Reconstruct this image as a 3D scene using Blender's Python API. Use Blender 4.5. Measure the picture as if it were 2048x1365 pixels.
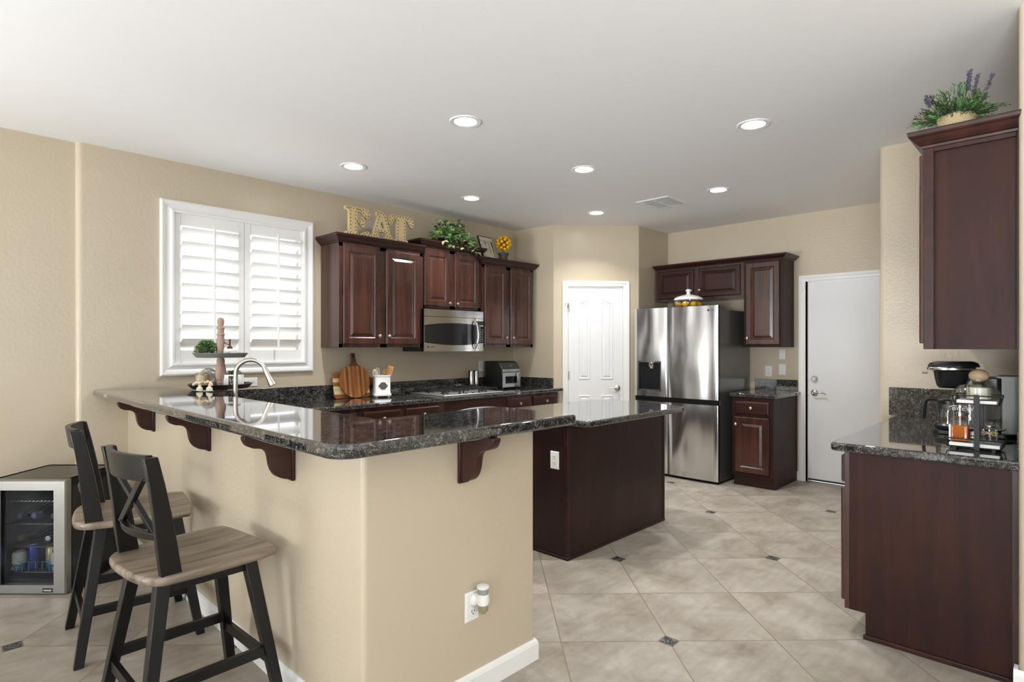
import bpy, bmesh, math, random
from mathutils import Vector, Matrix
random.seed(7)
PI = math.pi
C = bpy.context.scene.collection
for o in list(bpy.data.objects): bpy.data.objects.remove(o)

# ---------------------------------------------------------------- camera, world, lights, exposure
TH = math.radians(44.1)
FX, FY = math.cos(TH), math.sin(TH)          # camera forward
RX, RY = math.sin(TH), -math.cos(TH)         # camera right
cd = bpy.data.cameras.new('camera'); cam = bpy.data.objects.new('camera', cd); C.objects.link(cam)
cam.location = (0, 0, 1.375); cam.rotation_euler = (PI/2, 0, TH - PI/2)
cd.sensor_width = 36; cd.lens = 36*1164/2048; cd.shift_y = 10.5/2048; cd.clip_start = .05
sc = bpy.context.scene; sc.camera = cam
sc.view_settings.view_transform = 'Standard'; sc.view_settings.look = 'None'
sc.view_settings.gamma = 1; sc.view_settings.exposure = 0.38
try: sc.view_settings.use_curve_mapping = False
except Exception: pass
sc.cycles.max_bounces = 10; sc.cycles.diffuse_bounces = 6; sc.cycles.glossy_bounces = 5
sc.cycles.transmission_bounces = 8; sc.cycles.transparent_max_bounces = 12
sc.cycles.sample_clamp_indirect = 6; sc.cycles.use_denoising = True
sc.cycles.caustics_reflective = False; sc.cycles.caustics_refractive = False
w = bpy.data.worlds.new('sky'); sc.world = w; w.use_nodes = True
w.node_tree.nodes['Background'].inputs[0].default_value = (.90, .95, 1, 1)
w.node_tree.nodes['Background'].inputs[1].default_value = 2.6
def area(name, loc, rot, sx, sy, power, col=(1, 1, 1)):
    l = bpy.data.lights.new(name, 'AREA'); l.shape = 'RECTANGLE'; l.size = sx; l.size_y = sy
    l.energy = power; l.color = col
    o = bpy.data.objects.new(name, l); C.objects.link(o); o.location = loc; o.rotation_euler = rot
    return o
# daylight through the windows of the dining side behind the camera, and through the kitchen window
area('daylight_rear_left', (-3.75, 3.45, 1.35), (0, -PI/2, 0), 2.1, 1.7, 26, (.93, .96, 1))
area('daylight_rear_right', (-3.75, -1.2, 1.35), (0, -PI/2, 0), 2.1, 2.4, 24, (.93, .96, 1))
area('daylight_side', (0.6, -3.3, 1.35), (PI/2, 0, PI), 3.0, 2.1, 14, (.96, .98, 1))
# added fill lights aimed up through the window openings to brighten the ceiling
area('up_fill_rear', (-3.9, 1.0, .4), (0, math.radians(-128), 0), 1.2, 6.0, 330, (.92, .96, 1))
area('up_fill_side', (0.6, -3.4, .4), (math.radians(128), 0, PI), 3.0, 1.2, 150, (.92, .96, 1))
area('up_fill_kitchen', (1.84, 5.5, .55), (math.radians(150), 0, 0), 1.2, .9, 100, (.97, .985, 1))  # added upward light outside the kitchen window, for the ceiling glow
for nm, yy, pw in (('far_fill_left', 3.45, 26), ('far_fill_right', -1.2, 50)):  # narrow upward beams added to lift the far ceiling and back walls
    o = area(nm, (-3.7, yy, .95), (0, math.radians(-117), math.radians(-6 if yy > 0 else 10)), 1.1, 1.8, pw, (.93, .96, 1)); o.data.spread = math.radians(70)
o = area('far_fill_side', (.6, -3.15, .9), (math.radians(113), 0, PI), 2.6, .8, 26, (.93, .96, 1)); o.data.spread = math.radians(60)  # beam added to brighten the upper left wall
LAMP_EMIT = 30; LAMP_W = 8.6

# ---------------------------------------------------------------- mesh helpers
class MB:
    def __init__(s): s.v = []; s.f = []; s.mi = []
    def add(s, vs, fs, mi=0):
        b = len(s.v); s.v += [tuple(p) for p in vs]
        for f in fs: s.f.append([b+i for i in f]); s.mi.append(mi)
        return s
    def box(s, x0, x1, y0, y1, z0, z1, mi=0):
        return s.add([(x0,y0,z0),(x1,y0,z0),(x1,y1,z0),(x0,y1,z0),(x0,y0,z1),(x1,y0,z1),(x1,y1,z1),(x0,y1,z1)],
                     [(0,3,2,1),(4,5,6,7),(0,1,5,4),(1,2,6,5),(2,3,7,6),(3,0,4,7)], mi)
    def rings(s, R, cap0=True, cap1=True, mi=0, closed=True):
        n = len(R[0]); fs = []
        for k in range(len(R)-1):
            for i in range(n if closed else n-1):
                j = (i+1) % n; fs.append((k*n+i, k*n+j, (k+1)*n+j, (k+1)*n+i))
        if cap0: fs.append(tuple(range(n))[::-1])
        if cap1: fs.append(tuple((len(R)-1)*n+i for i in range(n)))
        return s.add([p for r in R for p in r], fs, mi)
    def lathe(s, prof, c=(0,0,0), n=24, mi=0, axis='z', cap=True):
        R = []
        for r, z in prof:
            r = max(r, 1e-5); ring = []
            for i in range(n):
                a = 2*PI*i/n; p = (r*math.cos(a), r*math.sin(a), z)
                if axis == 'x': p = (p[2], p[0], p[1])
                if axis == 'y': p = (p[0], p[2], p[1])
                ring.append((p[0]+c[0], p[1]+c[1], p[2]+c[2]))
            R.append(ring)
        return s.rings(R, cap, cap, mi)
    def tube(s, pts, r, n=8, mi=0, closed=False, flat=None):
        pts = [Vector(p) for p in pts]; R = []; m = len(pts); prev = None
        for i, p in enumerate(pts):
            if closed: t = pts[(i+1) % m] - pts[i-1]
            else: t = pts[min(i+1, m-1)] - pts[max(i-1, 0)]
            t.normalize()
            if prev is None:
                a = Vector((0,0,1)) if abs(t.z) < .9 else Vector((1,0,0))
                u = t.cross(a).normalized()
            else: u = (prev - t*prev.dot(t)).normalized()
            prev = u; v = t.cross(u); rr = r[i] if isinstance(r, (list, tuple)) else r
            k = flat or 1
            R.append([p + u*rr*math.cos(2*PI*j/n) + v*rr*k*math.sin(2*PI*j/n) for j in range(n)])
        if closed: R.append(R[0]); return s.rings(R, False, False, mi)
        return s.rings(R, True, True, mi)
    def cyl(s, a, b, r, n=16, mi=0): return s.tube([a, b], r, n, mi)
    def beam(s, a, b, wx, wy, mi=0, side=(0,1,0), wx1=None, wy1=None):
        a, b = Vector(a), Vector(b); t = (b-a).normalized(); sd = Vector(side)
        sd = (sd - t*sd.dot(t)).normalized(); o = t.cross(sd)
        R = []
        for p, ax, ay in ((a, wx, wy), (b, wx1 or wx, wy1 or wy)):
            R.append([p+o*ax/2+sd*ay/2, p-o*ax/2+sd*ay/2, p-o*ax/2-sd*ay/2, p+o*ax/2-sd*ay/2])
        return s.rings(R, True, True, mi)
    def sphere(s, c, rx, ry=None, rz=None, n=14, m=8, mi=0):
        ry = ry or rx; rz = rz or rx; R = []
        for k in range(m+1):
            a = -PI/2 + PI*k/m; q = max(math.cos(a), 1e-4)
            R.append([(c[0]+rx*q*math.cos(2*PI*i/n), c[1]+ry*q*math.sin(2*PI*i/n), c[2]+rz*math.sin(a)) for i in range(n)])
        return s.rings(R, True, True, mi)
    def prism(s, poly, a, b, plane='xy', mi=0):
        def P(p, h):
            if plane == 'xy': return (p[0], p[1], h)
            if plane == 'xz': return (p[0], h, p[1])
            return (h, p[0], p[1])
        return s.rings([[P(p, a) for p in poly], [P(p, b) for p in poly]], True, True, mi)
    def panel(s, x0, x1, z0, z1, prof, mi=0, y=0):
        """rectangular raised panel: prof = [(inset, y)...] outermost ring first, last ring capped"""
        R = [[(x0+i, y+d, z0+i), (x1-i, y+d, z0+i), (x1-i, y+d, z1-i), (x0+i, y+d, z1-i)] for i, d in prof]
        return s.rings(R, True, True, mi)
    def leaf(s, p, d, L, W, up=(0,0,1), mi=0, fold=.25):
        p = Vector(p); d = Vector(d).normalized(); u = Vector(up); sd = d.cross(u)
        if sd.length < 1e-3: sd = Vector((1,0,0))
        sd.normalize(); nn = sd.cross(d)
        a = p; m = p + d*L*.45; e = p + d*L - nn*L*.12
        l1 = m + sd*W*.5 + nn*W*fold; r1 = m - sd*W*.5 + nn*W*fold
        return s.add([a, l1, e, r1, m], [(0,1,4), (1,2,4), (2,3,4), (3,0,4)], mi)
    def xform(s, M, start=0):
        for i in range(start, len(s.v)): s.v[i] = tuple(M @ Vector(s.v[i]))
        return s
    def build(s, name, mats, parent=None, smooth=False, bevel=0, seg=2, loc=None, rot=None, fix=True, ang=35):
        me = bpy.data.meshes.new(name); me.from_pydata([tuple(p) for p in s.v], [], s.f)
        if not isinstance(mats, (list, tuple)): mats = [mats]
        for m in mats: me.materials.append(m)
        for p, i in zip(me.polygons, s.mi): p.material_index = i
        if fix:
            bm = bmesh.new(); bm.from_mesh(me); bmesh.ops.recalc_face_normals(bm, faces=bm.faces); bm.to_mesh(me); bm.free()
        if smooth or bevel:
            for p in me.polygons: p.use_smooth = True
            try: me.set_sharp_from_angle(angle=math.radians(ang))
            except Exception: pass
        o = bpy.data.objects.new(name, me); C.objects.link(o)
        if bevel:
            b = o.modifiers.new('bevel', 'BEVEL'); b.width = bevel; b.segments = seg; b.limit_method = 'ANGLE'; b.angle_limit = math.radians(ang)
            b.harden_normals = False
        if parent: o.parent = parent
        if loc: o.location = loc
        if rot: o.rotation_euler = rot
        return o
def tag(o, label=None, cat=None, group=None, kind=None):
    if label: o['label'] = label
    if cat: o['category'] = cat
    if group: o['group'] = group
    if kind: o['kind'] = kind
    return o
def thing(name, label, cat, loc=(0,0,0), rz=0, group=None, kind=None):
    o = bpy.data.objects.new(name, None); C.objects.link(o); o.empty_display_size = .1
    o.location = loc; o.rotation_euler = (0, 0, rz)
    return tag(o, label, cat, group, kind)
def struct(o, label=None, cat='wall'): return tag(o, label, cat, None, 'structure')
def arc(cx, cy, r, a0, a1, n=8):
    return [(cx+r*math.cos(math.radians(a0+(a1-a0)*i/n)), cy+r*math.sin(math.radians(a0+(a1-a0)*i/n))) for i in range(n+1)]
def curve_mesh(name, loops, depth, mats, parent=None, bevel=0.0):
    """filled 2D outline (first loop outer, others holes) extruded; lies in local XZ, front at -Y"""
    cu = bpy.data.curves.new(name, 'CURVE'); cu.dimensions = '2D'; cu.fill_mode = 'BOTH'; cu.extrude = depth/2; cu.bevel_depth = bevel
    for lp in loops:
        sp = cu.splines.new('POLY'); sp.points.add(len(lp)-1); sp.use_cyclic_u = True
        for p, q in zip(sp.points, lp): p.co = (q[0], q[1], 0, 1)
    t = bpy.data.objects.new('tmp', cu); C.objects.link(t)
    me = bpy.data.meshes.new_from_object(t.evaluated_get(bpy.context.evaluated_depsgraph_get()))
    bpy.data.objects.remove(t); bpy.data.curves.remove(cu)
    me.transform(Matrix.Rotation(PI/2, 4, 'X'))
    me.materials.clear(); [me.materials.append(m) for m in (mats if isinstance(mats, list) else [mats])]
    me.name = name; o = bpy.data.objects.new(name, me); C.objects.link(o)
    if parent: o.parent = parent
    return o
def text_mesh(name, s, size, mat, parent=None, loc=(0,0,0), rot=(PI/2,0,0), depth=.0006, align='CENTER'):
    cu = bpy.data.curves.new(name, 'FONT'); cu.body = s; cu.size = size; cu.extrude = depth; cu.align_x = align; cu.align_y = 'CENTER'; cu.resolution_u = 3
    t = bpy.data.objects.new('tmp', cu); C.objects.link(t)
    me = bpy.data.meshes.new_from_object(t.evaluated_get(bpy.context.evaluated_depsgraph_get()))
    bpy.data.objects.remove(t); bpy.data.curves.remove(cu)
    me.materials.clear(); me.materials.append(mat); me.name = name
    o = bpy.data.objects.new(name, me); C.objects.link(o)
    if parent: o.parent = parent
    o.location = loc; o.rotation_euler = rot
    return o
def cat(pts, n=6, closed=False):
    """catmull-rom through points"""
    out = []; m = len(pts)
    rng = range(m) if closed else range(m-1)
    for i in rng:
        g = (lambda k: pts[k % m]) if closed else (lambda k: pts[min(max(k, 0), m-1)])
        p0, p1, p2, p3 = g(i-1), g(i), g(i+1), g(i+2)
        for j in range(n):
            t = j/n
            out.append(tuple(.5*((2*b)+(-a+c)*t+(2*a-5*b+4*c-d)*t*t+(-a+3*b-3*c+d)*t**3) for a, b, c, d in zip(p0, p1, p2, p3)))
    if not closed: out.append(tuple(pts[-1]))
    return out

# ---------------------------------------------------------------- materials
def srgb(r, g, b): 
    f = lambda c: (c/255/12.92) if c/255 <= .04045 else ((c/255+.055)/1.055)**2.4
    return (f(r), f(g), f(b), 1)
def mat(name, col, rough=.5, metal=0, spec=.5, coat=0, emit=0, trans=0, ior=1.45, bump=0, bscale=200, noise=0, nscale=8, stretch=(1,1,1)):
    m = bpy.data.materials.new(name); m.use_nodes = True; nt = m.node_tree; b = nt.nodes['Principled BSDF']
    b.inputs['Base Color'].default_value = col if len(col) == 4 else (*col, 1)
    b.inputs['Roughness'].default_value = rough; b.inputs['Metallic'].default_value = metal
    b.inputs['Specular IOR Level'].default_value = spec; b.inputs['Coat Weight'].default_value = coat
    b.inputs['Coat Roughness'].default_value = .08
    b.inputs['Transmission Weight'].default_value = trans; b.inputs['IOR'].default_value = ior
    if emit: b.inputs['Emission Color'].default_value = col if len(col) == 4 else (*col, 1); b.inputs['Emission Strength'].default_value = emit
    if bump or noise:
        tc = nt.nodes.new('ShaderNodeTexCoord'); mp = nt.nodes.new('ShaderNodeMapping'); mp.inputs['Scale'].default_value = stretch
        nt.links.new(tc.outputs['Object'], mp.inputs[0])
    if bump:
        n = nt.nodes.new('ShaderNodeTexNoise'); n.inputs['Scale'].default_value = bscale; n.inputs['Detail'].default_value = 3
        nt.links.new(mp.outputs[0], n.inputs[0])
        bp = nt.nodes.new('ShaderNodeBump'); bp.inputs['Strength'].default_value = bump; bp.inputs['Distance'].default_value = .01
        nt.links.new(n.outputs[0], bp.inputs['Height']); nt.links.new(bp.outputs[0], b.inputs['Normal'])
    if noise:
        n = nt.nodes.new('ShaderNodeTexNoise'); n.inputs['Scale'].default_value = nscale; n.inputs['Detail'].default_value = 5
        nt.links.new(mp.outputs[0], n.inputs[0])
        r = nt.nodes.new('ShaderNodeValToRGB'); c = Vector(col[:3])
        r.color_ramp.elements[0].position = .3; r.color_ramp.elements[1].position = .7
        r.color_ramp.elements[0].color = (*(c*(1-noise)), 1); r.color_ramp.elements[1].color = (*(c*(1+noise)), 1)
        nt.links.new(n.outputs[0], r.inputs[0]); nt.links.new(r.outputs[0], b.inputs['Base Color'])
    return m
def ramp(nt, pts):
    r = nt.nodes.new('ShaderNodeValToRGB'); e = r.color_ramp.elements
    while len(e) < len(pts): e.new(.5)
    for el, (p, c) in zip(e, pts): el.position = p; el.color = c if len(c) == 4 else (*c, 1)
    return r
def granite(name, bright=1.0, tint=(1,1,1)):
    m = bpy.data.materials.new(name); m.use_nodes = True; nt = m.node_tree; b = nt.nodes['Principled BSDF']; L = nt.links.new
    tc = nt.nodes.new('ShaderNodeTexCoord')
    v = nt.nodes.new('ShaderNodeTexVoronoi'); v.inputs['Scale'].default_value = 135; v.inputs['Randomness'].default_value = 1
    n = nt.nodes.new('ShaderNodeTexNoise'); n.inputs['Scale'].default_value = 42; n.inputs['Detail'].default_value = 6; n.inputs['Roughness'].default_value = .7
    n0 = nt.nodes.new('ShaderNodeTexNoise'); n0.inputs['Scale'].default_value = 60
    mx = nt.nodes.new('ShaderNodeMix'); mx.data_type = 'RGBA'; mx.blend_type = 'LINEAR_LIGHT'; mx.inputs[0].default_value = .03
    L(tc.outputs['Object'], n0.inputs[0]); L(tc.outputs['Object'], mx.inputs[6]); L(n0.outputs['Color'], mx.inputs[7]); L(mx.outputs[2], v.inputs['Vector'])
    L(tc.outputs['Object'], n.inputs[0])
    sep = nt.nodes.new('ShaderNodeSeparateColor'); L(v.outputs['Color'], sep.inputs[0])
    g = lambda a, bb, c: (a*bright*tint[0], bb*bright*tint[1], c*bright*tint[2], 1)
    r1 = ramp(nt, [(0, g(.010,.010,.012)), (.40, g(.022,.023,.026)), (.60, g(.06,.06,.064)), (.80, g(.13,.125,.12)), (1, g(.26,.235,.20))])
    L(sep.outputs[0], r1.inputs[0])
    r2 = ramp(nt, [(.35, (.25,.25,.27,1)), (.52, (.75,.75,.75,1)), (.68, (1.3,1.25,1.15,1))]); L(n.outputs[0], r2.inputs[0])
    mm = nt.nodes.new('ShaderNodeMix'); mm.data_type = 'RGBA'; mm.blend_type = 'MULTIPLY'; mm.inputs[0].default_value = 1
    L(r1.outputs[0], mm.inputs[6]); L(r2.outputs[0], mm.inputs[7]); L(mm.outputs[2], b.inputs['Base Color'])
    b.inputs['Roughness'].default_value = .055; b.inputs['Specular IOR Level'].default_value = .75; b.inputs['Coat Weight'].default_value = .5; b.inputs['Coat Roughness'].default_value = .03
    return m
def wood(name, c0, c1, rough=.3, axis='z', scale=1.0, coat=.3, spec=.5):
    m = bpy.data.materials.new(name); m.use_nodes = True; nt = m.node_tree; b = nt.nodes['Principled BSDF']; L = nt.links.new
    tc = nt.nodes.new('ShaderNodeTexCoord'); mp = nt.nodes.new('ShaderNodeMapping')
    st = {'z': (9, 9, .8), 'x': (.8, 9, 9), 'y': (9, .8, 9)}[axis]
    mp.inputs['Scale'].default_value = [q*scale for q in st]; L(tc.outputs['Object'], mp.inputs[0])
    n = nt.nodes.new('ShaderNodeTexNoise'); n.inputs['Scale'].default_value = 1.6; n.inputs['Detail'].default_value = 7; n.inputs['Roughness'].default_value = .62; n.inputs['Distortion'].default_value = .6
    L(mp.outputs[0], n.inputs[0]); r = ramp(nt, [(.28, c0), (.72, c1)]); L(n.outputs[0], r.inputs[0])
    n2 = nt.nodes.new('ShaderNodeTexNoise'); n2.inputs['Scale'].default_value = 3.0; L(tc.outputs['Object'], n2.inputs[0])
    r2 = ramp(nt, [(.3, (.75,.75,.75,1)), (.7, (1.25,1.2,1.2,1))]); L(n2.outputs[0], r2.inputs[0])
    mm = nt.nodes.new('ShaderNodeMix'); mm.data_type = 'RGBA'; mm.blend_type = 'MULTIPLY'; mm.inputs[0].default_value = 1
    L(r.outputs[0], mm.inputs[6]); L(r2.outputs[0], mm.inputs[7]); L(mm.outputs[2], b.inputs['Base Color'])
    b.inputs['Roughness'].default_value = rough; b.inputs['Coat Weight'].default_value = coat; b.inputs['Coat Roughness'].default_value = .22; b.inputs['Specular IOR Level'].default_value = spec
    return m
def stripes(name, axis, cols, width, rough=.45):
    """laminated wood: strips of several colours along one object axis, with grain"""
    m = bpy.data.materials.new(name); m.use_nodes = True; nt = m.node_tree; b = nt.nodes['Principled BSDF']; L = nt.links.new
    tc = nt.nodes.new('ShaderNodeTexCoord'); sp = nt.nodes.new('ShaderNodeSeparateXYZ'); L(tc.outputs['Object'], sp.inputs[0])
    dv = nt.nodes.new('ShaderNodeMath'); dv.operation = 'DIVIDE'; L(sp.outputs['XYZ'.index(axis)], dv.inputs[0]); dv.inputs[1].default_value = width*len(cols)
    fr = nt.nodes.new('ShaderNodeMath'); fr.operation = 'FRACT'; L(dv.outputs[0], fr.inputs[0])
    r = ramp(nt, [(i/len(cols), c) for i, c in enumerate(cols)]); r.color_ramp.interpolation = 'CONSTANT'; L(fr.outputs[0], r.inputs[0])
    mp = nt.nodes.new('ShaderNodeMapping'); mp.inputs['Scale'].default_value = (60, 60, 6) if axis == 'X' else (6, 60, 60); L(tc.outputs['Object'], mp.inputs[0])
    n = nt.nodes.new('ShaderNodeTexNoise'); n.inputs['Scale'].default_value = 1; n.inputs['Detail'].default_value = 5; L(mp.outputs[0], n.inputs[0])
    r2 = ramp(nt, [(.3, (.62,.58,.55,1)), (.7, (1.25,1.2,1.1,1))]); L(n.outputs[0], r2.inputs[0])
    mm = nt.nodes.new('ShaderNodeMix'); mm.data_type = 'RGBA'; mm.blend_type = 'MULTIPLY'; mm.inputs[0].default_value = 1
    L(r.outputs[0], mm.inputs[6]); L(r2.outputs[0], mm.inputs[7]); L(mm.outputs[2], b.inputs['Base Color']); b.inputs['Roughness'].default_value = rough
    return m
def steel(name, col=(.62,.62,.61), rough=.22, wav=.0, vertical=True, aniso=.6):
    m = bpy.data.materials.new(name); m.use_nodes = True; nt = m.node_tree; b = nt.nodes['Principled BSDF']; L = nt.links.new
    b.inputs['Base Color'].default_value = (*col, 1); b.inputs['Metallic'].default_value = 1; b.inputs['Roughness'].default_value = rough
    tc = nt.nodes.new('ShaderNodeTexCoord'); mp = nt.nodes.new('ShaderNodeMapping')
    mp.inputs['Scale'].default_value = (3.0, 3.0, .9) if vertical else (1, 1, 12); L(tc.outputs['Object'], mp.inputs[0])
    if wav:
        n = nt.nodes.new('ShaderNodeTexNoise'); n.inputs['Scale'].default_value = 1.0; n.inputs['Detail'].default_value = .6; L(mp.outputs[0], n.inputs[0])
        bp = nt.nodes.new('ShaderNodeBump'); bp.inputs['Strength'].default_value = 1; bp.inputs['Distance'].default_value = wav; L(n.outputs[0], bp.inputs['Height']); L(bp.outputs[0], b.inputs['Normal'])
    return m
def glassy(name, col=(1,1,1), alpha=.12, rough=.02, k=.5):
    """thin clear glass: mostly see-through with fresnel reflection"""
    m = bpy.data.materials.new(name); m.use_nodes = True; nt = m.node_tree; nt.nodes.clear(); L = nt.links.new
    o = nt.nodes.new('ShaderNodeOutputMaterial'); t = nt.nodes.new('ShaderNodeBsdfTransparent'); t.inputs[0].default_value = (*col, 1)
    g = nt.nodes.new('ShaderNodeBsdfGlossy'); g.inputs['Roughness'].default_value = rough
    f = nt.nodes.new('ShaderNodeLayerWeight'); f.inputs[0].default_value = .35
    mt = nt.nodes.new('ShaderNodeMath'); mt.operation = 'MULTIPLY_ADD'; mt.inputs[1].default_value = k; mt.inputs[2].default_value = alpha; mt.use_clamp = True
    L(f.outputs['Fresnel'], mt.inputs[0]); mx = nt.nodes.new('ShaderNodeMixShader'); L(mt.outputs[0], mx.inputs[0]); L(t.outputs[0], mx.inputs[1]); L(g.outputs[0], mx.inputs[2]); L(mx.outputs[0], o.inputs[0])
    return m
M_wall = mat('painted_wall', srgb(198,185,162), .36, spec=.5, bump=.16, bscale=55, coat=.35)
M_wall.node_tree.nodes['Principled BSDF'].inputs['Coat Roughness'].default_value = .2
M_wall.node_tree.links.new([n for n in M_wall.node_tree.nodes if n.type == 'BUMP'][0].outputs[0], M_wall.node_tree.nodes['Principled BSDF'].inputs['Coat Normal'])
M_ceil = mat('ceiling_paint', srgb(240,240,240), .8, bump=.05, bscale=60)
M_trim = mat('white_trim_paint', srgb(238,238,236), .35)
M_door = mat('white_door_paint', srgb(235,236,238), .38, bump=.03, bscale=120)
M_gran = granite('dark_granite')
M_cherry = wood('dark_cherry_wood', srgb(33,19,15), srgb(82,48,38), .27, 'z', coat=.35)
M_cherryx = wood('dark_cherry_wood_rail', srgb(34,18,15), srgb(62,32,26), .36, 'x', coat=.05, spec=.35)
M_cherryd = wood('cherry_end_panel', srgb(32,15,11), srgb(56,26,17), .5, 'z', coat=0, spec=.25)
M_espresso = wood('espresso_panel', srgb(34,20,18), srgb(50,30,26), .4, 'z', coat=0, spec=.35)
M_steel = steel('brushed_steel', (.60,.59,.57), .2)
M_fridge = steel('refrigerator_steel', (.66,.66,.665), .22, wav=.12)
M_fside = mat('dark_metal_side', srgb(108,106,104), .32, .6)
M_black = mat('black_plastic', (.012,.012,.013), .28)
M_blackg = mat('black_gloss', (.008,.008,.010), .06, spec=.7)
M_blackm = mat('black_matte_metal', (.015,.015,.016), .4, .3)
M_nickel = mat('satin_nickel', (.56,.53,.48), .30, 1)
M_chrome = mat('chrome', (.75,.74,.73), .1, 1)
M_iron = mat('cast_iron', (.02,.02,.021), .5)
M_white = mat('white_ceramic', srgb(240,240,238), .15, coat=.3)
M_plast = mat('white_plastic', srgb(240,240,236), .35)
M_glass = glassy('clear_glass', (.98,.99,.99), .04, k=.4)
M_cglass = glassy('tinted_cooler_glass', (.68,.70,.72), .0, k=.05)
M_pane = glassy('window_glass', (.99,.99,1), .02)
M_lens = mat('lamp_lens', (1,.985,.95), .5, emit=LAMP_EMIT)
M_slot = mat('dark_slot', (.03,.03,.03), .6)
M_sblack = wood('black_stained_wood', srgb(11,10,10), srgb(24,21,20), .32, 'z', coat=0, spec=.35)
M_seat = wood('weathered_seat_wood', srgb(66,55,43), srgb(166,152,134), .40, 'x', scale=1.6, coat=.1)
M_letter = mat('cream_letter_paint', srgb(204,182,138), .6)
M_stud = mat('brown_studs', srgb(84,66,38), .5)
M_green = mat('ivy_green', srgb(88,134,72), .5, noise=.5, nscale=30)
M_lgreen = mat('pale_leaf_green', srgb(176,206,140), .5, noise=.4, nscale=30)
M_dgreen = mat('dark_leaf_green', srgb(50,72,38), .55, noise=.4, nscale=30)
M_olive = mat('olive_leaf', srgb(92,104,66), .6, noise=.4, nscale=30)
M_lav = mat('lavender_bloom', srgb(98,92,112), .7)
M_burlap = mat('burlap_weave', srgb(196,178,138), .9, bump=.8, bscale=260, noise=.2, nscale=120)
M_lemon = mat('lemon_skin', srgb(238,180,20), .4, noise=.2, nscale=20, bump=.1, bscale=150)
M_pot = mat('dark_clay_pot', srgb(74,72,60), .6)
M_stem = mat('brown_stem', srgb(80,52,34), .8)
M_acacia = stripes('acacia_strips', 'X', [srgb(150,92,46), srgb(176,116,60), srgb(120,70,34), srgb(186,132,70), srgb(138,84,44), srgb(164,104,52)], .022)
M_acaciad = wood('dark_acacia', srgb(78,44,24), srgb(118,72,40), .45, 'z', scale=2)
M_bamboo = stripes('maple_walnut_strips', 'Z', [srgb(160,108,60), srgb(250,226,176), srgb(250,226,176), srgb(165,112,62), srgb(250,222,170), srgb(150,98,54)], .036)
M_turned = wood('whitewashed_wood', srgb(150,120,104), srgb(196,170,154), .6, 'z', scale=3, coat=0)
M_grayt = mat('galvanised_tray', srgb(150,152,146), .4, .5)
M_dtray = mat('dark_tray_metal', srgb(48,46,42), .45, .4)
M_candle = mat('cream_wax', srgb(214,180,130), .5)
M_cream = mat('cream_powder', srgb(240,236,214), .6)
M_amber = mat('amber_liquid', srgb(176,92,12), .12, coat=.5)
M_beige = mat('beige_ball', srgb(176,150,120), .5)
M_beadw = mat('pale_wood_bead', srgb(226,208,182), .6)
M_slate = mat('grey_plaque', srgb(92,90,88), .6)
M_bwood = mat('light_utensil_wood', srgb(214,158,88), .5, noise=.15, nscale=30, stretch=(1,1,.1))
M_distw = mat('distressed_white_wood', srgb(198,192,182), .7, noise=.15, nscale=14)
M_grey = mat('grey_plastic', srgb(150,152,152), .4)
M_tank = mat('pale_tank_plastic', srgb(188,190,188), .3)
M_rsteel = steel('satin_steel', (.72,.72,.71), .42)
M_purple = mat('purple_foil', srgb(130,110,170), .3, .5)
M_gold = mat('gold_foil', srgb(196,160,90), .3, .7)
M_bottle = mat('dark_green_bottle', srgb(30,38,28), .12)
M_bottlec = mat('smoky_bottle', srgb(120,120,124), .15)
M_blue = mat('blue_can', srgb(30,64,160), .25, .5)
M_teal = mat('teal_can', srgb(60,130,170), .25, .4)
M_yel = mat('yellow_can', srgb(206,196,140), .25, .4)
M_letterw = mat('white_print', srgb(225,225,215), .5)
M_inside = mat('cooler_liner', srgb(20,21,24), .5)
M_csteel = steel('cooler_door_steel', (.27,.26,.24), .3)
M_display = mat('green_display', srgb(44,44,24), .3)
M_ext = mat('tan_block_wall', srgb(216,190,160), .8)

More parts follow.
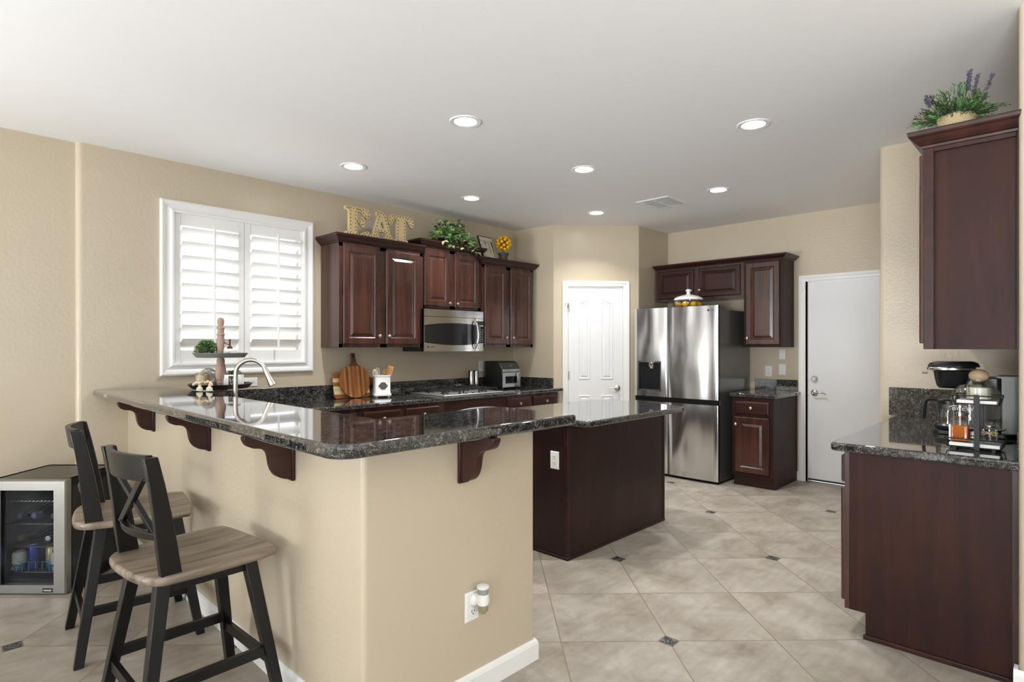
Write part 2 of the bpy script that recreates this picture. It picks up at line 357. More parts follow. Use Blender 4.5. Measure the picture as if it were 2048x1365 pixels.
def floor_mat():
    m = bpy.data.materials.new('slate_look_tiles'); m.use_nodes = True; nt = m.node_tree; b = nt.nodes['Principled BSDF']; L = nt.links.new
    N = lambda op, a, bb=None, c=None: _m(nt, op, a, bb, c)
    g = nt.nodes.new('ShaderNodeNewGeometry'); sp = nt.nodes.new('ShaderNodeSeparateXYZ'); L(g.outputs['Position'], sp.inputs[0])
    X, Y = sp.outputs[0], sp.outputs[1]; c = math.sqrt(.5)
    q = N('MULTIPLY', N('ADD', X, Y), c); p = N('MULTIPLY', N('SUBTRACT', X, Y), c)
    p = N('ADD', p, N('MULTIPLY', N('SUBTRACT', q, 2.7), .0267))
    u = N('DIVIDE', N('SUBTRACT', p, .773), .503); v = N('DIVIDE', N('SUBTRACT', q, 2.70), .5243)
    fu = N('SUBTRACT', N('FRACT', N('ADD', u, .5)), .5); fv = N('SUBTRACT', N('FRACT', N('ADD', v, .5)), .5)
    au, av = N('ABSOLUTE', fu), N('ABSOLUTE', fv)
    line = N('MINIMUM', au, av)                                   # distance to a joint in tiles
    grout = N('LESS_THAN', line, .0062)
    u2, v2 = N('MULTIPLY', u, .5), N('MULTIPLY', v, .5)
    du = N('ABSOLUTE', N('SUBTRACT', N('FRACT', N('ADD', u2, .5)), .5)); dv = N('ABSOLUTE', N('SUBTRACT', N('FRACT', N('ADD', v2, .5)), .5))
    dd = N('MULTIPLY', N('ADD', du, dv), 2)
    dia = N('LESS_THAN', dd, .092); dig = N('LESS_THAN', dd, .108)
    cu, cv = N('FLOOR', u), N('FLOOR', v); cx = nt.nodes.new('ShaderNodeCombineXYZ'); L(cu, cx.inputs[0]); L(cv, cx.inputs[1])
    wn = nt.nodes.new('ShaderNodeTexWhiteNoise'); L(cx.outputs[0], wn.inputs[0])
    off = nt.nodes.new('ShaderNodeVectorMath'); off.operation = 'SCALE'; off.inputs[3].default_value = 9; L(wn.outputs['Color'], off.inputs[0])
    ad = nt.nodes.new('ShaderNodeVectorMath'); L(g.outputs['Position'], ad.inputs[0]); L(off.outputs[0], ad.inputs[1])
    n1 = nt.nodes.new('ShaderNodeTexNoise'); n1.inputs['Scale'].default_value = 4.2; n1.inputs['Detail'].default_value = 9; n1.inputs['Roughness'].default_value = .66; n1.inputs['Distortion'].default_value = .5; L(ad.outputs[0], n1.inputs[0])
    r1 = ramp(nt, [(.26, srgb(124,114,101)), (.44, srgb(150,142,130)), (.58, srgb(163,156,146)), (.78, srgb(180,175,167))]); L(n1.outputs[0], r1.inputs[0])
    mpx = nt.nodes.new('ShaderNodeMapping'); mpx.inputs['Rotation'].default_value = (0, 0, PI/4); mpx.inputs['Scale'].default_value = (4, 30, 1); L(ad.outputs[0], mpx.inputs[0])
    n2 = nt.nodes.new('ShaderNodeTexNoise'); n2.inputs['Scale'].default_value = 1; n2.inputs['Detail'].default_value = 6; L(mpx.outputs[0], n2.inputs[0])
    r2 = ramp(nt, [(.3, (.90,.89,.87,1)), (.62, (1.03,1.03,1.03,1))]); L(n2.outputs[0], r2.inputs[0])
    mm = nt.nodes.new('ShaderNodeMix'); mm.data_type = 'RGBA'; mm.blend_type = 'MULTIPLY'; mm.inputs[0].default_value = 1; L(r1.outputs[0], mm.inputs[6]); L(r2.outputs[0], mm.inputs[7])
    tv = N('MULTIPLY_ADD', wn.outputs['Value'], .12, .94); tvc = nt.nodes.new('ShaderNodeCombineColor'); [L(tv, tvc.inputs[i]) for i in range(3)]
    m3 = nt.nodes.new('ShaderNodeMix'); m3.data_type = 'RGBA'; m3.blend_type = 'MULTIPLY'; m3.inputs[0].default_value = 1; L(mm.outputs[2], m3.inputs[6]); L(tvc.outputs[0], m3.inputs[7])
    gm = nt.nodes.new('ShaderNodeMix'); gm.data_type = 'RGBA'; L(grout, gm.inputs[0]); L(m3.outputs[2], gm.inputs[6]); gm.inputs[7].default_value = srgb(128,116,98)
    g2 = nt.nodes.new('ShaderNodeMix'); g2.data_type = 'RGBA'; L(dig, g2.inputs[0]); L(gm.outputs[2], g2.inputs[6]); g2.inputs[7].default_value = srgb(120,110,94)
    vo = nt.nodes.new('ShaderNodeTexVoronoi'); vo.inputs['Scale'].default_value = 120; L(g.outputs['Position'], vo.inputs['Vector'])
    sc_ = nt.nodes.new('ShaderNodeSeparateColor'); L(vo.outputs['Color'], sc_.inputs[0]); r3 = ramp(nt, [(0,(.012,.013,.014)), (.6,(.035,.036,.038)), (1,(.2,.19,.17))]); L(sc_.outputs[0], r3.inputs[0])
    g3 = nt.nodes.new('ShaderNodeMix'); g3.data_type = 'RGBA'; L(dia, g3.inputs[0]); L(g2.outputs[2], g3.inputs[6]); L(r3.outputs[0], g3.inputs[7]); L(g3.outputs[2], b.inputs['Base Color'])
    rr = N('MULTIPLY_ADD', n1.outputs[0], .25, .30); L(rr, b.inputs['Roughness'])
    h = N('SUBTRACT', N('MULTIPLY', n1.outputs[0], .15), N('MAXIMUM', grout, dig)); h = N('MAXIMUM', h, N('MULTIPLY_ADD', dia, 1.0, -1.0))
    bp = nt.nodes.new('ShaderNodeBump'); bp.inputs['Strength'].default_value = .35; bp.inputs['Distance'].default_value = .004; L(h, bp.inputs['Height']); L(bp.outputs[0], b.inputs['Normal'])
    return m
def _m(nt, op, a, bb=None, c=None):
    n = nt.nodes.new('ShaderNodeMath'); n.operation = op
    for i, x in enumerate((a, bb, c)):
        if x is None: continue
        if isinstance(x, (int, float)): n.inputs[i].default_value = x
        else: nt.links.new(x, n.inputs[i])
    return n.outputs[0]
M_floor = floor_mat()

# ---------------------------------------------------------------- room shell
ZC = 2.73; YW = 4.74; XB = 6.34
struct(MB().box(-3.6, 7.2, -3.1, 5.0, -.1, 0).build('floor', M_floor), 'grey beige slate-look floor tiles laid on the diagonal with small black granite inserts', 'floor')
struct(MB().box(-3.6, 7.2, -3.1, 5.0, ZC, ZC+.12).build('ceiling', M_ceil), 'smooth white painted kitchen ceiling', 'ceiling')
W0, W1, WZ0, WZ1 = 1.33, 2.342, 1.24, 2.37        # kitchen window opening
b = MB(); b.prism([(.757+.035, YW)] + arc(.757+.035, YW+.035, .035, 270, 180, 8)[1:] + [(.757, YW+.16), (W0, YW+.16), (W0, YW)], 0, ZC)
b.box(W0, W1, YW, YW+.16, 0, WZ0).box(W0, W1, YW, YW+.16, WZ1, ZC).box(W1, 5.1, YW, YW+.16, 0, ZC)
struct(b.build('wall_left', M_wall, smooth=True), 'beige wall behind the stove and window')
struct(MB().box(-3.6, .757, YW+.035, YW+.16, 0, ZC).build('wall_left_dining', M_wall), 'beige wall behind the beverage cooler')
P1 = Vector((4.99, 4.19)); P2 = Vector((5.69, 3.53)); PL = (P2-P1).length; PA = math.atan2(P2.y-P1.y, P2.x-P1.x)
struct(MB().prism([(4.93, YW+.1), (4.93, YW), (4.99, 4.19), (5.10, 4.29), (5.10, YW+.1)], 0, ZC).build('wall_pantry_left', M_wall), 'short beige wall beside the pantry door')
b = MB().box(0, .10+.06, 0, .12, 0, ZC).box(.79, PL, 0, .12, 0, ZC).box(.16, .79, 0, .12, 2.04, ZC)
struct(b.build('wall_pantry', M_wall, loc=(P1.x, P1.y, 0), rot=(0, 0, PA)), 'angled beige corner wall holding the pantry door')
struct(MB().box(5.69, XB, 3.53, 3.65, 0, ZC).build('wall_pantry_right', M_wall), 'narrow beige wall beside the refrigerator')
D0, D1 = 1.04, 1.96
b = MB().box(XB, XB+.15, D1, 3.65, 0, ZC).box(XB, XB+.15, .9, D0, 0, ZC).box(XB, XB+.15, D0, D1, 2.035, ZC)
struct(b.build('wall_back', M_wall), 'beige back wall behind the refrigerator and white door')
b = MB(); b.prism([(4.6, .15), (4.6, .967-.03)] + arc(4.63, .937, .03, 180, 90, 6)[1:] + [(XB+.15, .967), (XB+.15, .15)], 0, ZC)
struct(b.build('wall_return', M_wall, smooth=True), 'beige wall end beside the white door')
struct(MB().box(3.1, 4.7, .02, .15, 0, ZC).build('wall_right', M_wall), 'beige wall behind the coffee counter')
b = MB(); b.prism([(3.06, -3.1), (3.06, .165-.03)] + arc(3.09, .135, .03, 180, 90, 6)[1:] + [(3.103, .165), (3.103, 0), (3.22, 0), (3.22, -3.1)], 0, ZC)
struct(b.build('wall_right_front', M_wall, smooth=True), 'beige wall at the right edge of the picture')
# rear walls of the dining side, behind the camera, with window openings
b = MB()
b.box(-3.6, -3.5, -3.1, 5, 0, .3).box(-3.6, -3.5, -3.1, 5, 2.4, ZC)
for y0, y1 in ((-3.1, -2.4), (0.0, 2.55), (4.35, 5)): b.box(-3.6, -3.5, y0, y1, .3, 2.4)
struct(b.build('wall_rear', M_wall), 'beige dining wall with two wide windows')
b = MB().box(-3.6, 3.1, -3.1, -3.0, 0, .3).box(-3.6, 3.1, -3.1, -3.0, 2.4, ZC).box(-3.6, -.9, -3.1, -3.0, .3, 2.4).box(2.1, 3.1, -3.1, -3.0, .3, 2.4)
struct(b.build('wall_front', M_wall), 'beige dining wall with one wide window')
def rear_window(name, loc, rz, wdt, lab):
    r = thing(name, lab, 'window', loc, rz, kind='structure'); f = MB()
    for x in (-wdt/2, -.03, wdt/2-.06): f.box(x, x+.06, -.03, .03, 0, 2.1)
    f.box(-wdt/2, wdt/2, -.03, .03, 0, .06).box(-wdt/2, wdt/2, -.03, .03, 2.04, 2.1); f.build('window_frame', M_trim, r)
rear_window('window_2', (-3.55, 3.45, .3), PI/2, 1.8, 'wide white framed dining window nearest the cooler')
rear_window('window_3', (-3.55, -1.2, .3), PI/2, 2.4, 'wide white framed dining window farther from the cooler')
rear_window('window_4', (.6, -3.05, .3), 0, 3.0, 'wide white framed window in the side dining wall')
# outside the kitchen window
tag(MB().box(-1.5, 6.5, 7.4, 7.6, 0, 1.62).build('garden_wall', M_ext), 'tan block wall seen through the lowest shutter slats', 'wall', kind='structure')
tag(MB().box(-1.5, 6.5, 4.95, 7.4, -.1, -.02).build('ground_outside', M_ext), 'pale ground outside the kitchen window', 'ground', kind='structure')
# peninsula half wall
b = MB(); b.prism([(1.05, YW), (1.05, 1.73)] + arc(1.07, 1.73, .02, 180, 270, 4)[1:] + [(1.89, 1.71)] + arc(1.89, 1.725, .015, 270, 360, 4)[1:] + [(1.905, 1.83), (1.17, 1.83), (1.17, YW)], 0, 1.04)
struct(b.build('wall_peninsula', M_wall, smooth=True), 'beige half wall carrying the raised granite bar')
bp_ = [(0,0),(.014,0),(.014,.07),(.010,.082),(.004,.09),(0,.09)]
def baseboard(name, a, bb, lab, nrm, h=.09):
    """profiled skirting from a to bb, projecting along nrm"""
    R = []
    for p in (a, bb): R.append([(p[0]+nrm[0]*o, p[1]+nrm[1]*o, z*h/.09) for o, z in bp_])
    struct(MB().rings(R).build(name, M_trim), lab, 'baseboard')
baseboard('baseboard_bar_side', (1.05, YW), (1.05, 1.696), 'white baseboard along the bar wall under the stools', (-1, 0))
b = MB(); pr = [(1.036,0), ]
def path_board(name, pts, lab, h=.09):
    """skirting following a polyline with mitred corners, outside on the right of travel"""
    R = []
    for i, p in enumerate(pts):
        p = Vector(p); d0 = (p-Vector(pts[i-1])).normalized() if i else None; d1 = (Vector(pts[i+1])-p).normalized() if i < len(pts)-1 else None
        n0 = Vector((d0.y, -d0.x)) if d0 else None; n1 = Vector((d1.y, -d1.x)) if d1 else None
        n = (n0+n1)/(1+n0.dot(n1)) if n0 and n1 else (n0 or n1)
        R.append([(p.x+n.x*o, p.y+n.y*o, z*h/.09) for o, z in bp_])
    struct(MB().rings(R).build(name, M_trim), lab, 'baseboard')
path_board('baseboard_bar_front', [(1.05, 1.71), (1.905, 1.71), (1.905, 1.83)], 'white baseboard wrapping the end of the bar wall')
path_board('baseboard_right_front', [(3.103, .165), (3.06, .165), (3.06, -3.0)][::-1][:0] or [(3.09, .165), (3.06, .165), (3.06, -3.0)][::1][::-1][::-1], 'white baseboard at the right edge of the picture') if False else None
struct(MB().rings([[(3.06-o, y, z) for o, z in bp_] for y in (-3.0, .179)]).box(3.06, 3.105, .165, .179, 0, .09).build('baseboard_right_front', M_trim), 'white baseboard at the right edge of the picture', 'baseboard')
struct(MB().box(XB-.014, XB, 2.04, 2.075, 0, .09).build('baseboard_back', M_trim), 'short white baseboard between base cabinet and door casing', 'baseboard')
struct(MB().rings([[(x, YW+.035-o, z) for o, z in bp_] for x in (-3.5, .757)]).build('baseboard_left', M_trim), 'white baseboard behind the beverage cooler', 'baseboard')

# ---------------------------------------------------------------- doors
def lever(parent, x, z, y=0, flip=-1, mt=M_nickel, name='door_handle'):
    h = MB(); h.lathe([(0, 0), (.033, 0), (.033, -.006), (.026, -.012), (.012, -.016), (.011, -.05), (0, -.05)], (x, y, z), 24, axis='y')
    pts = [(x, y-.045, z), (x+flip*.03, y-.05, z+.004), (x+flip*.06, y-.05, z+.008), (x+flip*.09, y-.048, z+.002), (x+flip*.115, y-.046, z-.010)]
    h.tube(cat(pts, 5), [.011]*5+[.009]*10+[.007]*6, 8, flat=.7)
    return h.build(name, mt, parent, smooth=True)
def casing(parent, x0, x1, ztop, cw=.062, t=.016):
    prof = [(0, 0), (0, -t), (cw*.35, -t), (cw*.55, -t*.7), (cw*.9, -t*.55), (cw, -t*.3), (cw, 0)]   # (inward offset from the outer edge, y)
    R = [[(x0+o, y, 0), (x0+o, y, ztop-o), (x1-o, y, ztop-o), (x1-o, y, 0)] for o, y in prof]
    b = MB(); n = len(R); vs = [p for r in R for p in r]; fs = []
    for k in range(n-1):
        for i in range(3): fs.append((k*4+i, k*4+i+1, (k+1)*4+i+1, (k+1)*4+i))
    b.add(vs, fs); return b.build('casing', M_trim, parent)
d1 = thing('door_1', 'white moulded pantry door with two arched panels', 'door', (P1.x, P1.y, 0), PA, kind='structure')
casing(d1, .10, .853, 2.104)
jb = MB().box(.16, .164, 0, .12, 0, 2.04).box(.786, .79, 0, .12, 0, 2.04).box(.16, .79, 0, .12, 2.036, 2.04); jb.build('jamb', M_trim, d1)
b = MB(); b.box(.167, .783, .012, .047, .008, 2.032); slab = b.build('door_panel', M_door, d1)
def arched(x0, x1, z0, z1, rise, side):
    """panel outline; the top slopes up towards the door's middle in an s-curve"""
    n = 10; top = []
    for i in range(n+1):
        t = i/n; s_ = t*t*(3-2*t); 
        if side > 0: s_ = 1-s_
        top.append((x1-(x1-x0)*t, z1-rise*(1-(1-s_)) if False else z1-rise*(s_)))
    return [(x0, z0), (x1, z0)] + top
def inset(poly, d):
    out = []; n = len(poly)
    for i in range(n):
        p, a, c = Vector(poly[i]), Vector(poly[i-1]), Vector(poly[(i+1) % n])
        e0 = (p-a); e1 = (c-p)
        if e0.length < 1e-6: e0 = e1
        if e1.length < 1e-6: e1 = e0
        e0.normalize(); e1.normalize(); n0 = Vector((-e0.y, e0.x)); n1 = Vector((-e1.y, e1.x)); m = (n0+n1)/max(.3, 1+n0.dot(n1)); out.append((p.x+m.x*d, p.y+m.y*d))
    return out
b = MB()
def door_panel_mould(poly):
    for pr in ([(0, .0115), (.004, .006), (.012, .006), (.018, .0118)], [(.030, .0118), (.036, .0065), (.040, .0055)]):
        R = [[(p[0], y, p[1]) for p in inset(poly, i)] for i, y in pr]
        b.rings(R, False, pr[0][0] > .02)
door_panel_mould(arched(.28, .415, 1.005, 1.912, .05, -1)); door_panel_mould(arched(.535, .670, 1.005, 1.912, .05, 1))
door_panel_mould([(.28, .20), (.415, .20), (.415, .824), (.28, .824)]); door_panel_mould([(.535, .20), (.670, .20), (.670, .824), (.535, .824)])
b.build('panel_moulding', M_door, d1)
lever(d1, .722, .904, .012)
for z in (1.81, 1.05, .3): MB().cyl((.165, .006, z-.045), (.165, .006, z+.045), .007, 10).box(.150, .185, .008, .0125, z-.045, z+.045).build('hinge', M_nickel, d1)
MB().tube([(.16,-.006,1.86),(.13,-.02,1.85),(.12,-.02,1.80)], .004, 6).tube([(.155,-.006,1.84),(.16,-.02,1.80),(.163,-.012,1.74)], .005, 6).build('hinge_latch', M_nickel, d1)
# back door, leads out of the kitchen
d2 = thing('door_2', 'plain white door with deadbolt and lever handle', 'door', (XB, 2.04, 0), -PI/2, kind='structure')
casing(d2, 0, 1.06, 2.095)
MB().box(.062, .08, 0, .15, 0, 2.035).box(.98, 1.0, 0, .15, 0, 2.035).box(.062, 1.0, 0, .15, 2.03, 2.036).build('jamb', M_trim, d2)
MB().box(.082, .975, .012, .055, .028, 2.026).build('door_panel', M_door, d2, bevel=.002)
MB().box(.08, .98, -.005, .10, 0, .014).build('threshold', M_chrome, d2)
MB().box(.082, .975, .004, .012, .016, .034).build('door_sweep', M_slot, d2)
lever(d2, .143, .905, .012, 1)
MB().lathe([(0, -.028), (.020, -.028), (.026, -.02), (.032, -.004), (.032, 0)], (.143, .012, 1.045), 24, axis='y').build('deadbolt', M_nickel, d2, smooth=True)
for z in (1.05, .905): MB().box(.0795, .083, .006, .04, z-.035, z+.035).build('strike_plate', M_nickel, d2)
MB().box(.012, .036, -.03, -.005, 1.93, 2.02).box(.036, .058, -.018, -.004, 1.95, 2.0).build('door_sensor', M_plast, d2)

# ---------------------------------------------------------------- kitchen window with plantation shutters
w1 = thing('window_1', 'white plantation shutters in a moulded white window frame', 'window', (0, YW, 0), kind='structure')
prof = [(0, 0), (0, -.02), (.012, -.026), (.03, -.022), (.045, -.014), (.06, -.018), (.075, -.030), (.088, -.030), (.088, .02)]
R = [[(1.244+o, y, 1.160+o), (2.412-o, y, 1.160+o), (2.412-o, y, 2.441-o), (1.244+o, y, 2.441-o)] for o, y in prof]
MB().rings(R, False, False).build('window_frame', M_trim, w1)
MB().box(W0, W1, .10, .105, WZ0, WZ1).build('pane', M_pane, w1)
MB().box(W0, W1, .085, .12, WZ0, WZ0+.04).box(W0, W1, .085, .12, WZ1-.04, WZ1).box(W0, W0+.04, .085, .12, WZ0, WZ1).box(W1-.04, W1, .085, .12, WZ0, WZ1).box(1.816, 1.856, .085, .12, WZ0, WZ1).build('sash', M_trim, w1)
def shutter(x0, x1, rodx):
    s_ = MB(); z0, z1 = WZ0+.006, WZ1-.004; st = .046; rb = .100; rt = .098
    s_.box(x0, x0+st, -.012, .018, z0, z1).box(x1-st, x1, -.012, .018, z0, z1).box(x0+st, x1-st, -.010, .016, z0, z0+rb).box(x0+st, x1-st, -.010, .016, z1-rt, z1)
    so = s_.build('shutter', M_trim, w1, bevel=.003)
    l = MB(); n = 9; zz0 = z0+rb; zz1 = z1-rt; pitch = (zz1-zz0)/n; a = math.radians(38); hw = .056
    for i in range(n):
        zc = zz0+pitch*(i+.5); prof2 = []
        for k in range(12):
            t = 2*PI*k/12; px, pz = hw*math.cos(t), .0055*math.sin(t)
            prof2.append((.003 - px*math.cos(a) + pz*math.sin(a)*0, zc + px*math.sin(a) + pz))
        l.prism(prof2, x0+st+.003, x1-st-.003, 'yz')
    l.build('louvers', M_trim, so, smooth=True, ang=60)
    rz0 = zz0+.01; rm = zz0+(zz1-zz0)*.49
    MB().box(rodx-.006, rodx+.006, -.062, -.050, rz0, rm-.006).box(rodx-.006, rodx+.006, -.062, -.050, rm+.006, zz1+.02).build('tilt_rod', M_trim, so)
    for z in (z0+.08, z1-.10): MB().cyl((x0+.001 if x0 < 1.5 else x1-.001, -.016, z-.03), (x0+.001 if x0 < 1.5 else x1-.001, -.016, z+.03), .006, 8).build('hinge', M_trim, so)
shutter(W0+.002, 1.834, 1.60); shutter(1.837, W1-.002, 2.09)

# ---------------------------------------------------------------- ceiling lights and vent
for x, y, lab in [(2.322, 2.64, 'round recessed ceiling light nearest above the bar, largest left of centre'),
                  (3.577, 1.414, 'round recessed ceiling light at the right, in front of the coffee cabinet'),
                  (2.316, 3.906, 'round recessed ceiling light between window and letter E, farthest left'),
                  (3.583, 2.705, 'round recessed ceiling light above the island, in the middle row'),
                  (3.568, 3.974, 'round recessed ceiling light in front of the ivy over the microwave'),
                  (4.863, 2.223, 'round recessed ceiling light right of the air vent'),
                  (4.839, 3.495, 'round recessed ceiling light in front of the pantry door')]:
    t = thing('recessed_light', lab, 'ceiling light', (x, y, ZC), group='recessed ceiling lights')
    MB().lathe([(.066, -.001), (.068, -.004), (.092, -.006), (.096, -.003), (.096, 0)], n=36, cap=False).build('trim_ring', M_trim, t, smooth=True)
    MB().lathe([(0, -.002), (.0665, -.002), (.0665, -.001), (0, -.001)], n=36).build('lens', M_lens, t)
    l = bpy.data.lights.new('lamp', 'AREA'); l.shape = 'DISK'; l.size = .12; l.energy = LAMP_W; l.color = (1, .985, .95); l.spread = math.radians(118)
    lo = bpy.data.objects.new('lamp', l); C.objects.link(lo); lo.parent = t; lo.location = (0, 0, -.008)
t = thing('ceiling_vent', 'square white louvred air vent in the ceiling', 'vent', (4.93, 2.80, ZC))
R = [[(-.2+o, -.17+o, z), (.2-o, -.17+o, z), (.2-o, .17-o, z), (-.2+o, .17-o, z)] for o, z in ((0, 0), (.004, -.006), (.03, -.010), (.034, -.004))]
MB().rings(R, False, False).build('frame', M_trim, t)
MB().box(-.168, .168, -.138, .138, -.0035, -.001).build('duct_shade_sheet', M_slot, t)  # dark sheet whose colour stands in for the shade behind the slats
b = MB()
for i in range(9): 
    x = -.15+i*.0375
    b.box(x, x+.010, -.136, -.004, -.012, -.009); b.box(x, x+.010, .004, .136, -.012, -.009)
b.box(-.168, .168, -.005, .005, -.012, -.004); b.build('slats', M_trim, t)

# ---------------------------------------------------------------- cabinetry
DOOR = [(0, 0), (0, -.012), (.004, -.017), (.008, -.019), (.052, -.019), (.056, -.016), (.062, -.010), (.068, -.010), (.090, -.018), (.094, -.0185)]
DRAW = [(0, 0), (0, -.012), (.006, -.017), (.014, -.019)]
def knob(parent, x, z, y=-.019):
    return MB().lathe([(0, 0), (.006, 0), (.005, -.012), (.010, -.018), (.0145, -.023), (.0145, -.027), (.009, -.031), (0, -.032)], (x, y, z), 18, axis='y').build('knob', M_nickel, parent, smooth=True)
def cdoor(parent, x0, x1, z0, z1, kx=None, kz=None, name='door'):
    o = MB().panel(x0, x1, z0, z1, DOOR, y=-.001).build(name, M_cherry, parent)
    if kx is not None: knob(o, kx, kz)
    return o
def cdrawer(parent, x0, x1, z0, z1, kn=True):
    o = MB().panel(x0, x1, z0, z1, DRAW, y=-.001).build('drawer', M_cherryx, parent)
    if kn: knob(o, (x0+x1)/2, (z0+z1)/2)
    return o
CROWN = [(0, 0), (.006, .002), (.008, .012), (.016, .016), (.030, .030), (.040, .044), (.046, .048), (.050, .054), (.052, .066), (.052, .072)]
def crown(parent, W, D, z, left=True, right=True, k=1.0):
    R = []
    for o, h in CROWN:
        o *= k; l = -o if left else 0; r = W+o if right else W
        R.append([(l, D, z+h), (l, -o, z+h), (r, -o, z+h), (r, D, z+h)])
    return MB().rings(R, True, True).build('crown_moulding', M_cherryx, parent)
def upper(lab, loc, rz, W, D, H, doors, cl=True, cr=True, group=None, ck=1.0, name='wall_cabinet', sm=M_cherry):
    t = thing(name, lab, 'cabinet', loc, rz, group)
    MB().box(0, W, 0, D, 0, H).build('body', sm, t, bevel=.0015)
    # face frame
    MB().box(0, W, -.0008, .002, 0, .03).box(0, W, -.0008, .002, H-.03, H).box(0, .033, -.0008, .002, 0, H).box(W-.033, W, -.0008, .002, 0, H).box(W/2-.035, W/2+.035, -.0008, .002, 0, H).build('face_frame', M_cherry, t)
    for d in doors: cdoor(t, *d)
    crown(t, W, D, H, cl, cr, ck)
    return t
# left wall uppers (door tuples: x0,x1,z0,z1,knob x,knob z) relative to the cabinet
upper('tall dark cherry two-door wall cabinet under the EAT letters', (2.49, 4.43, 1.365), 0, .87, YW-4.43, .885,
      [(.033, .393, .03, .868, .375, .10), (.456, .825, .03, .868, .474, .10)], True, False, 'cherry wall cabinets beside the window')
upper('short dark cherry two-door wall cabinet above the microwave', (3.362, 4.45, 1.742), 0, .757, YW-4.45, .578,
      [(.022, .336, .022, .555, .318, .055), (.398, .725, .022, .555, .416, .055)], True, True, 'cherry wall cabinets beside the window')
upper('dark cherry two-door wall cabinet under the lemon topiary', (4.121, 4.43, 1.365), 0, .784, YW-4.43, .865,
      [(.030, .352, .03, .848, .334, .10), (.418, .765, .03, .848, .436, .10)], True, True, 'cherry wall cabinets beside the window')
# back wall uppers: local x runs to -Y
t = thing('wall_cabinet', 'wide low dark cherry wall cabinet above the refrigerator', 'cabinet', (6.02, 3.51, 1.885), -PI/2, 'cherry wall cabinets on the back wall')
MB().box(0, 1.032, 0, XB-6.02, 0, .365).build('body', M_cherry, t, bevel=.0015)
SH = [(0, 0), (0, -.012), (.004, -.017), (.008, -.019), (.046, -.019), (.049, -.016), (.054, -.010), (.060, -.010), (.076, -.018), (.080, -.0185)]
for x0, x1, kx in ((.04, .478, .46), (.538, .998, .556)):
    o = MB().panel(x0, x1, .028, .345, SH, y=-.001).build('door', M_cherryx, t); knob(o, kx, .105)
R = []
for o_, h in CROWN: R.append([(-o_*.2, .32, .365+h*.7), (-o_*.2, -o_, .365+h*.7), (1.032, -o_, .365+h*.7), (1.032, .32, .365+h*.7)])
MB().rings(R).build('crown_moulding', M_cherryx, t)
t = thing('wall_cabinet', 'tall narrow single-door dark cherry wall cabinet right of the refrigerator', 'cabinet', (6.02, 2.478, 1.365), -PI/2, 'cherry wall cabinets on the back wall')
MB().box(0, .388, 0, XB-6.02, 0, .885).build('body', M_cherryd, t, bevel=.0015)
cdoor(t, .024, .362, .025, .868, .045, .092)
R = []
for o_, h in CROWN: R.append([(0, .32, .885+h*.7), (0, -o_, .885+h*.7), (.388+o_, -o_, .885+h*.7), (.388+o_, .32, .885+h*.7)])
MB().rings(R).build('crown_moulding', M_cherryx, t)
# base cabinet right of the refrigerator
t = thing('base_cabinet', 'small dark cherry base cabinet with one drawer beside the refrigerator', 'cabinet', (5.68, 2.455, 0), -PI/2, 'cherry base cabinets')
MB().box(0, .398, 0, XB-5.68, .105, .874).box(.0, .398, .055, XB-5.68, 0, .106).build('body', M_cherryd, t, bevel=.0015)
MB().box(-.0, .398, .045, .056, 0, .104).build('toe_kick', M_cherryx, t)
cdrawer(t, .03, .362, .715, .835); 
o = MB().panel(.03, .362, .14, .685, DOOR, y=-.001).build('door', M_cherry, t); knob(o, .048, .61)
def slab(name, poly, z0, z1, lab, cat_='countertop', mt=None, bev=.010, extra=None):
    b = MB().prism(poly, z0, z1)
    o = b.build(name, mt or M_gran, bevel=bev, seg=3, ang=50)
    return tag(o, lab, cat_)
slab('countertop', [(5.655, 2.475), (5.655, 2.02), (XB, 2.02), (XB, 2.475)], .876, .914, 'small speckled granite countertop beside the refrigerator')
tag(MB().box(XB-.02, XB, 2.05, 2.485, .914, 1.027).build('backsplash', M_gran, bevel=.002), 'low granite backsplash beside the refrigerator under the light switch', 'backsplash')
# base cabinets along the left wall
t = thing('base_cabinet', 'run of dark cherry base cabinets under the stove counter', 'cabinet', (1.95, 4.10, 0), 0, 'cherry base cabinets')
MB().box(0, 1.40, 0, .63, .105, .874).box(0, 1.40, .055, .63, 0, .106).build('body', M_cherry, t)
cdrawer(t, .56, .925, .72, .845); cdrawer(t, .975, 1.33, .72, .845); cdrawer(t, .14, .50, .72, .845)
for x0, x1 in ((.14, .50), (.56, .925), (.975, 1.33)): cdoor(t, x0, x1, .13, .69, x0+.02, .62)
t = thing('base_cabinet', 'dark cherry base cabinet with two drawers beside the built-in oven', 'cabinet', (4.13, 4.10, 0), 0, 'cherry base cabinets')
MB().prism([(0, 0), (.825, 0), (.80, .63), (0, .63)], .105, .874).box(0, .79, .055, .6, 0, .106).build('body', M_cherry, t)
cdrawer(t, .02, .355, .735, .848); cdrawer(t, .41, .79, .735, .848)
cdoor(t, .02, .355, .13, .70, .335, .62); cdoor(t, .41, .79, .13, .70, .43, .62)
t = thing('wall_oven', 'stainless built-in oven under the gas cooktop', 'oven', (3.352, 4.10, 0))
MB().box(0, .776, 0, .63, .105, .874).build('body', M_cherryx, t)
arcp = [(.0+.74*i/16+.018, .765+.040*math.sin(PI*i/16)*0+.030*math.sin(PI*i/16)) for i in range(17)]
MB().prism([(.018, .62)] + [(.758, .62)] + arcp[::-1], -.026, 0, 'xz').build('control_panel', M_rsteel, t, bevel=.002)
MB().prism([(.20, .735)] + [(.20+.37*i/10, .735+.018*math.sin(PI*i/10)) for i in range(11)] + [(.57, .735)] + [(.57-.37*i/10, .722+.018*math.sin(PI*i/10)) for i in range(11)], -.0275, -.025, 'xz').build('grip_slot', M_black, t)
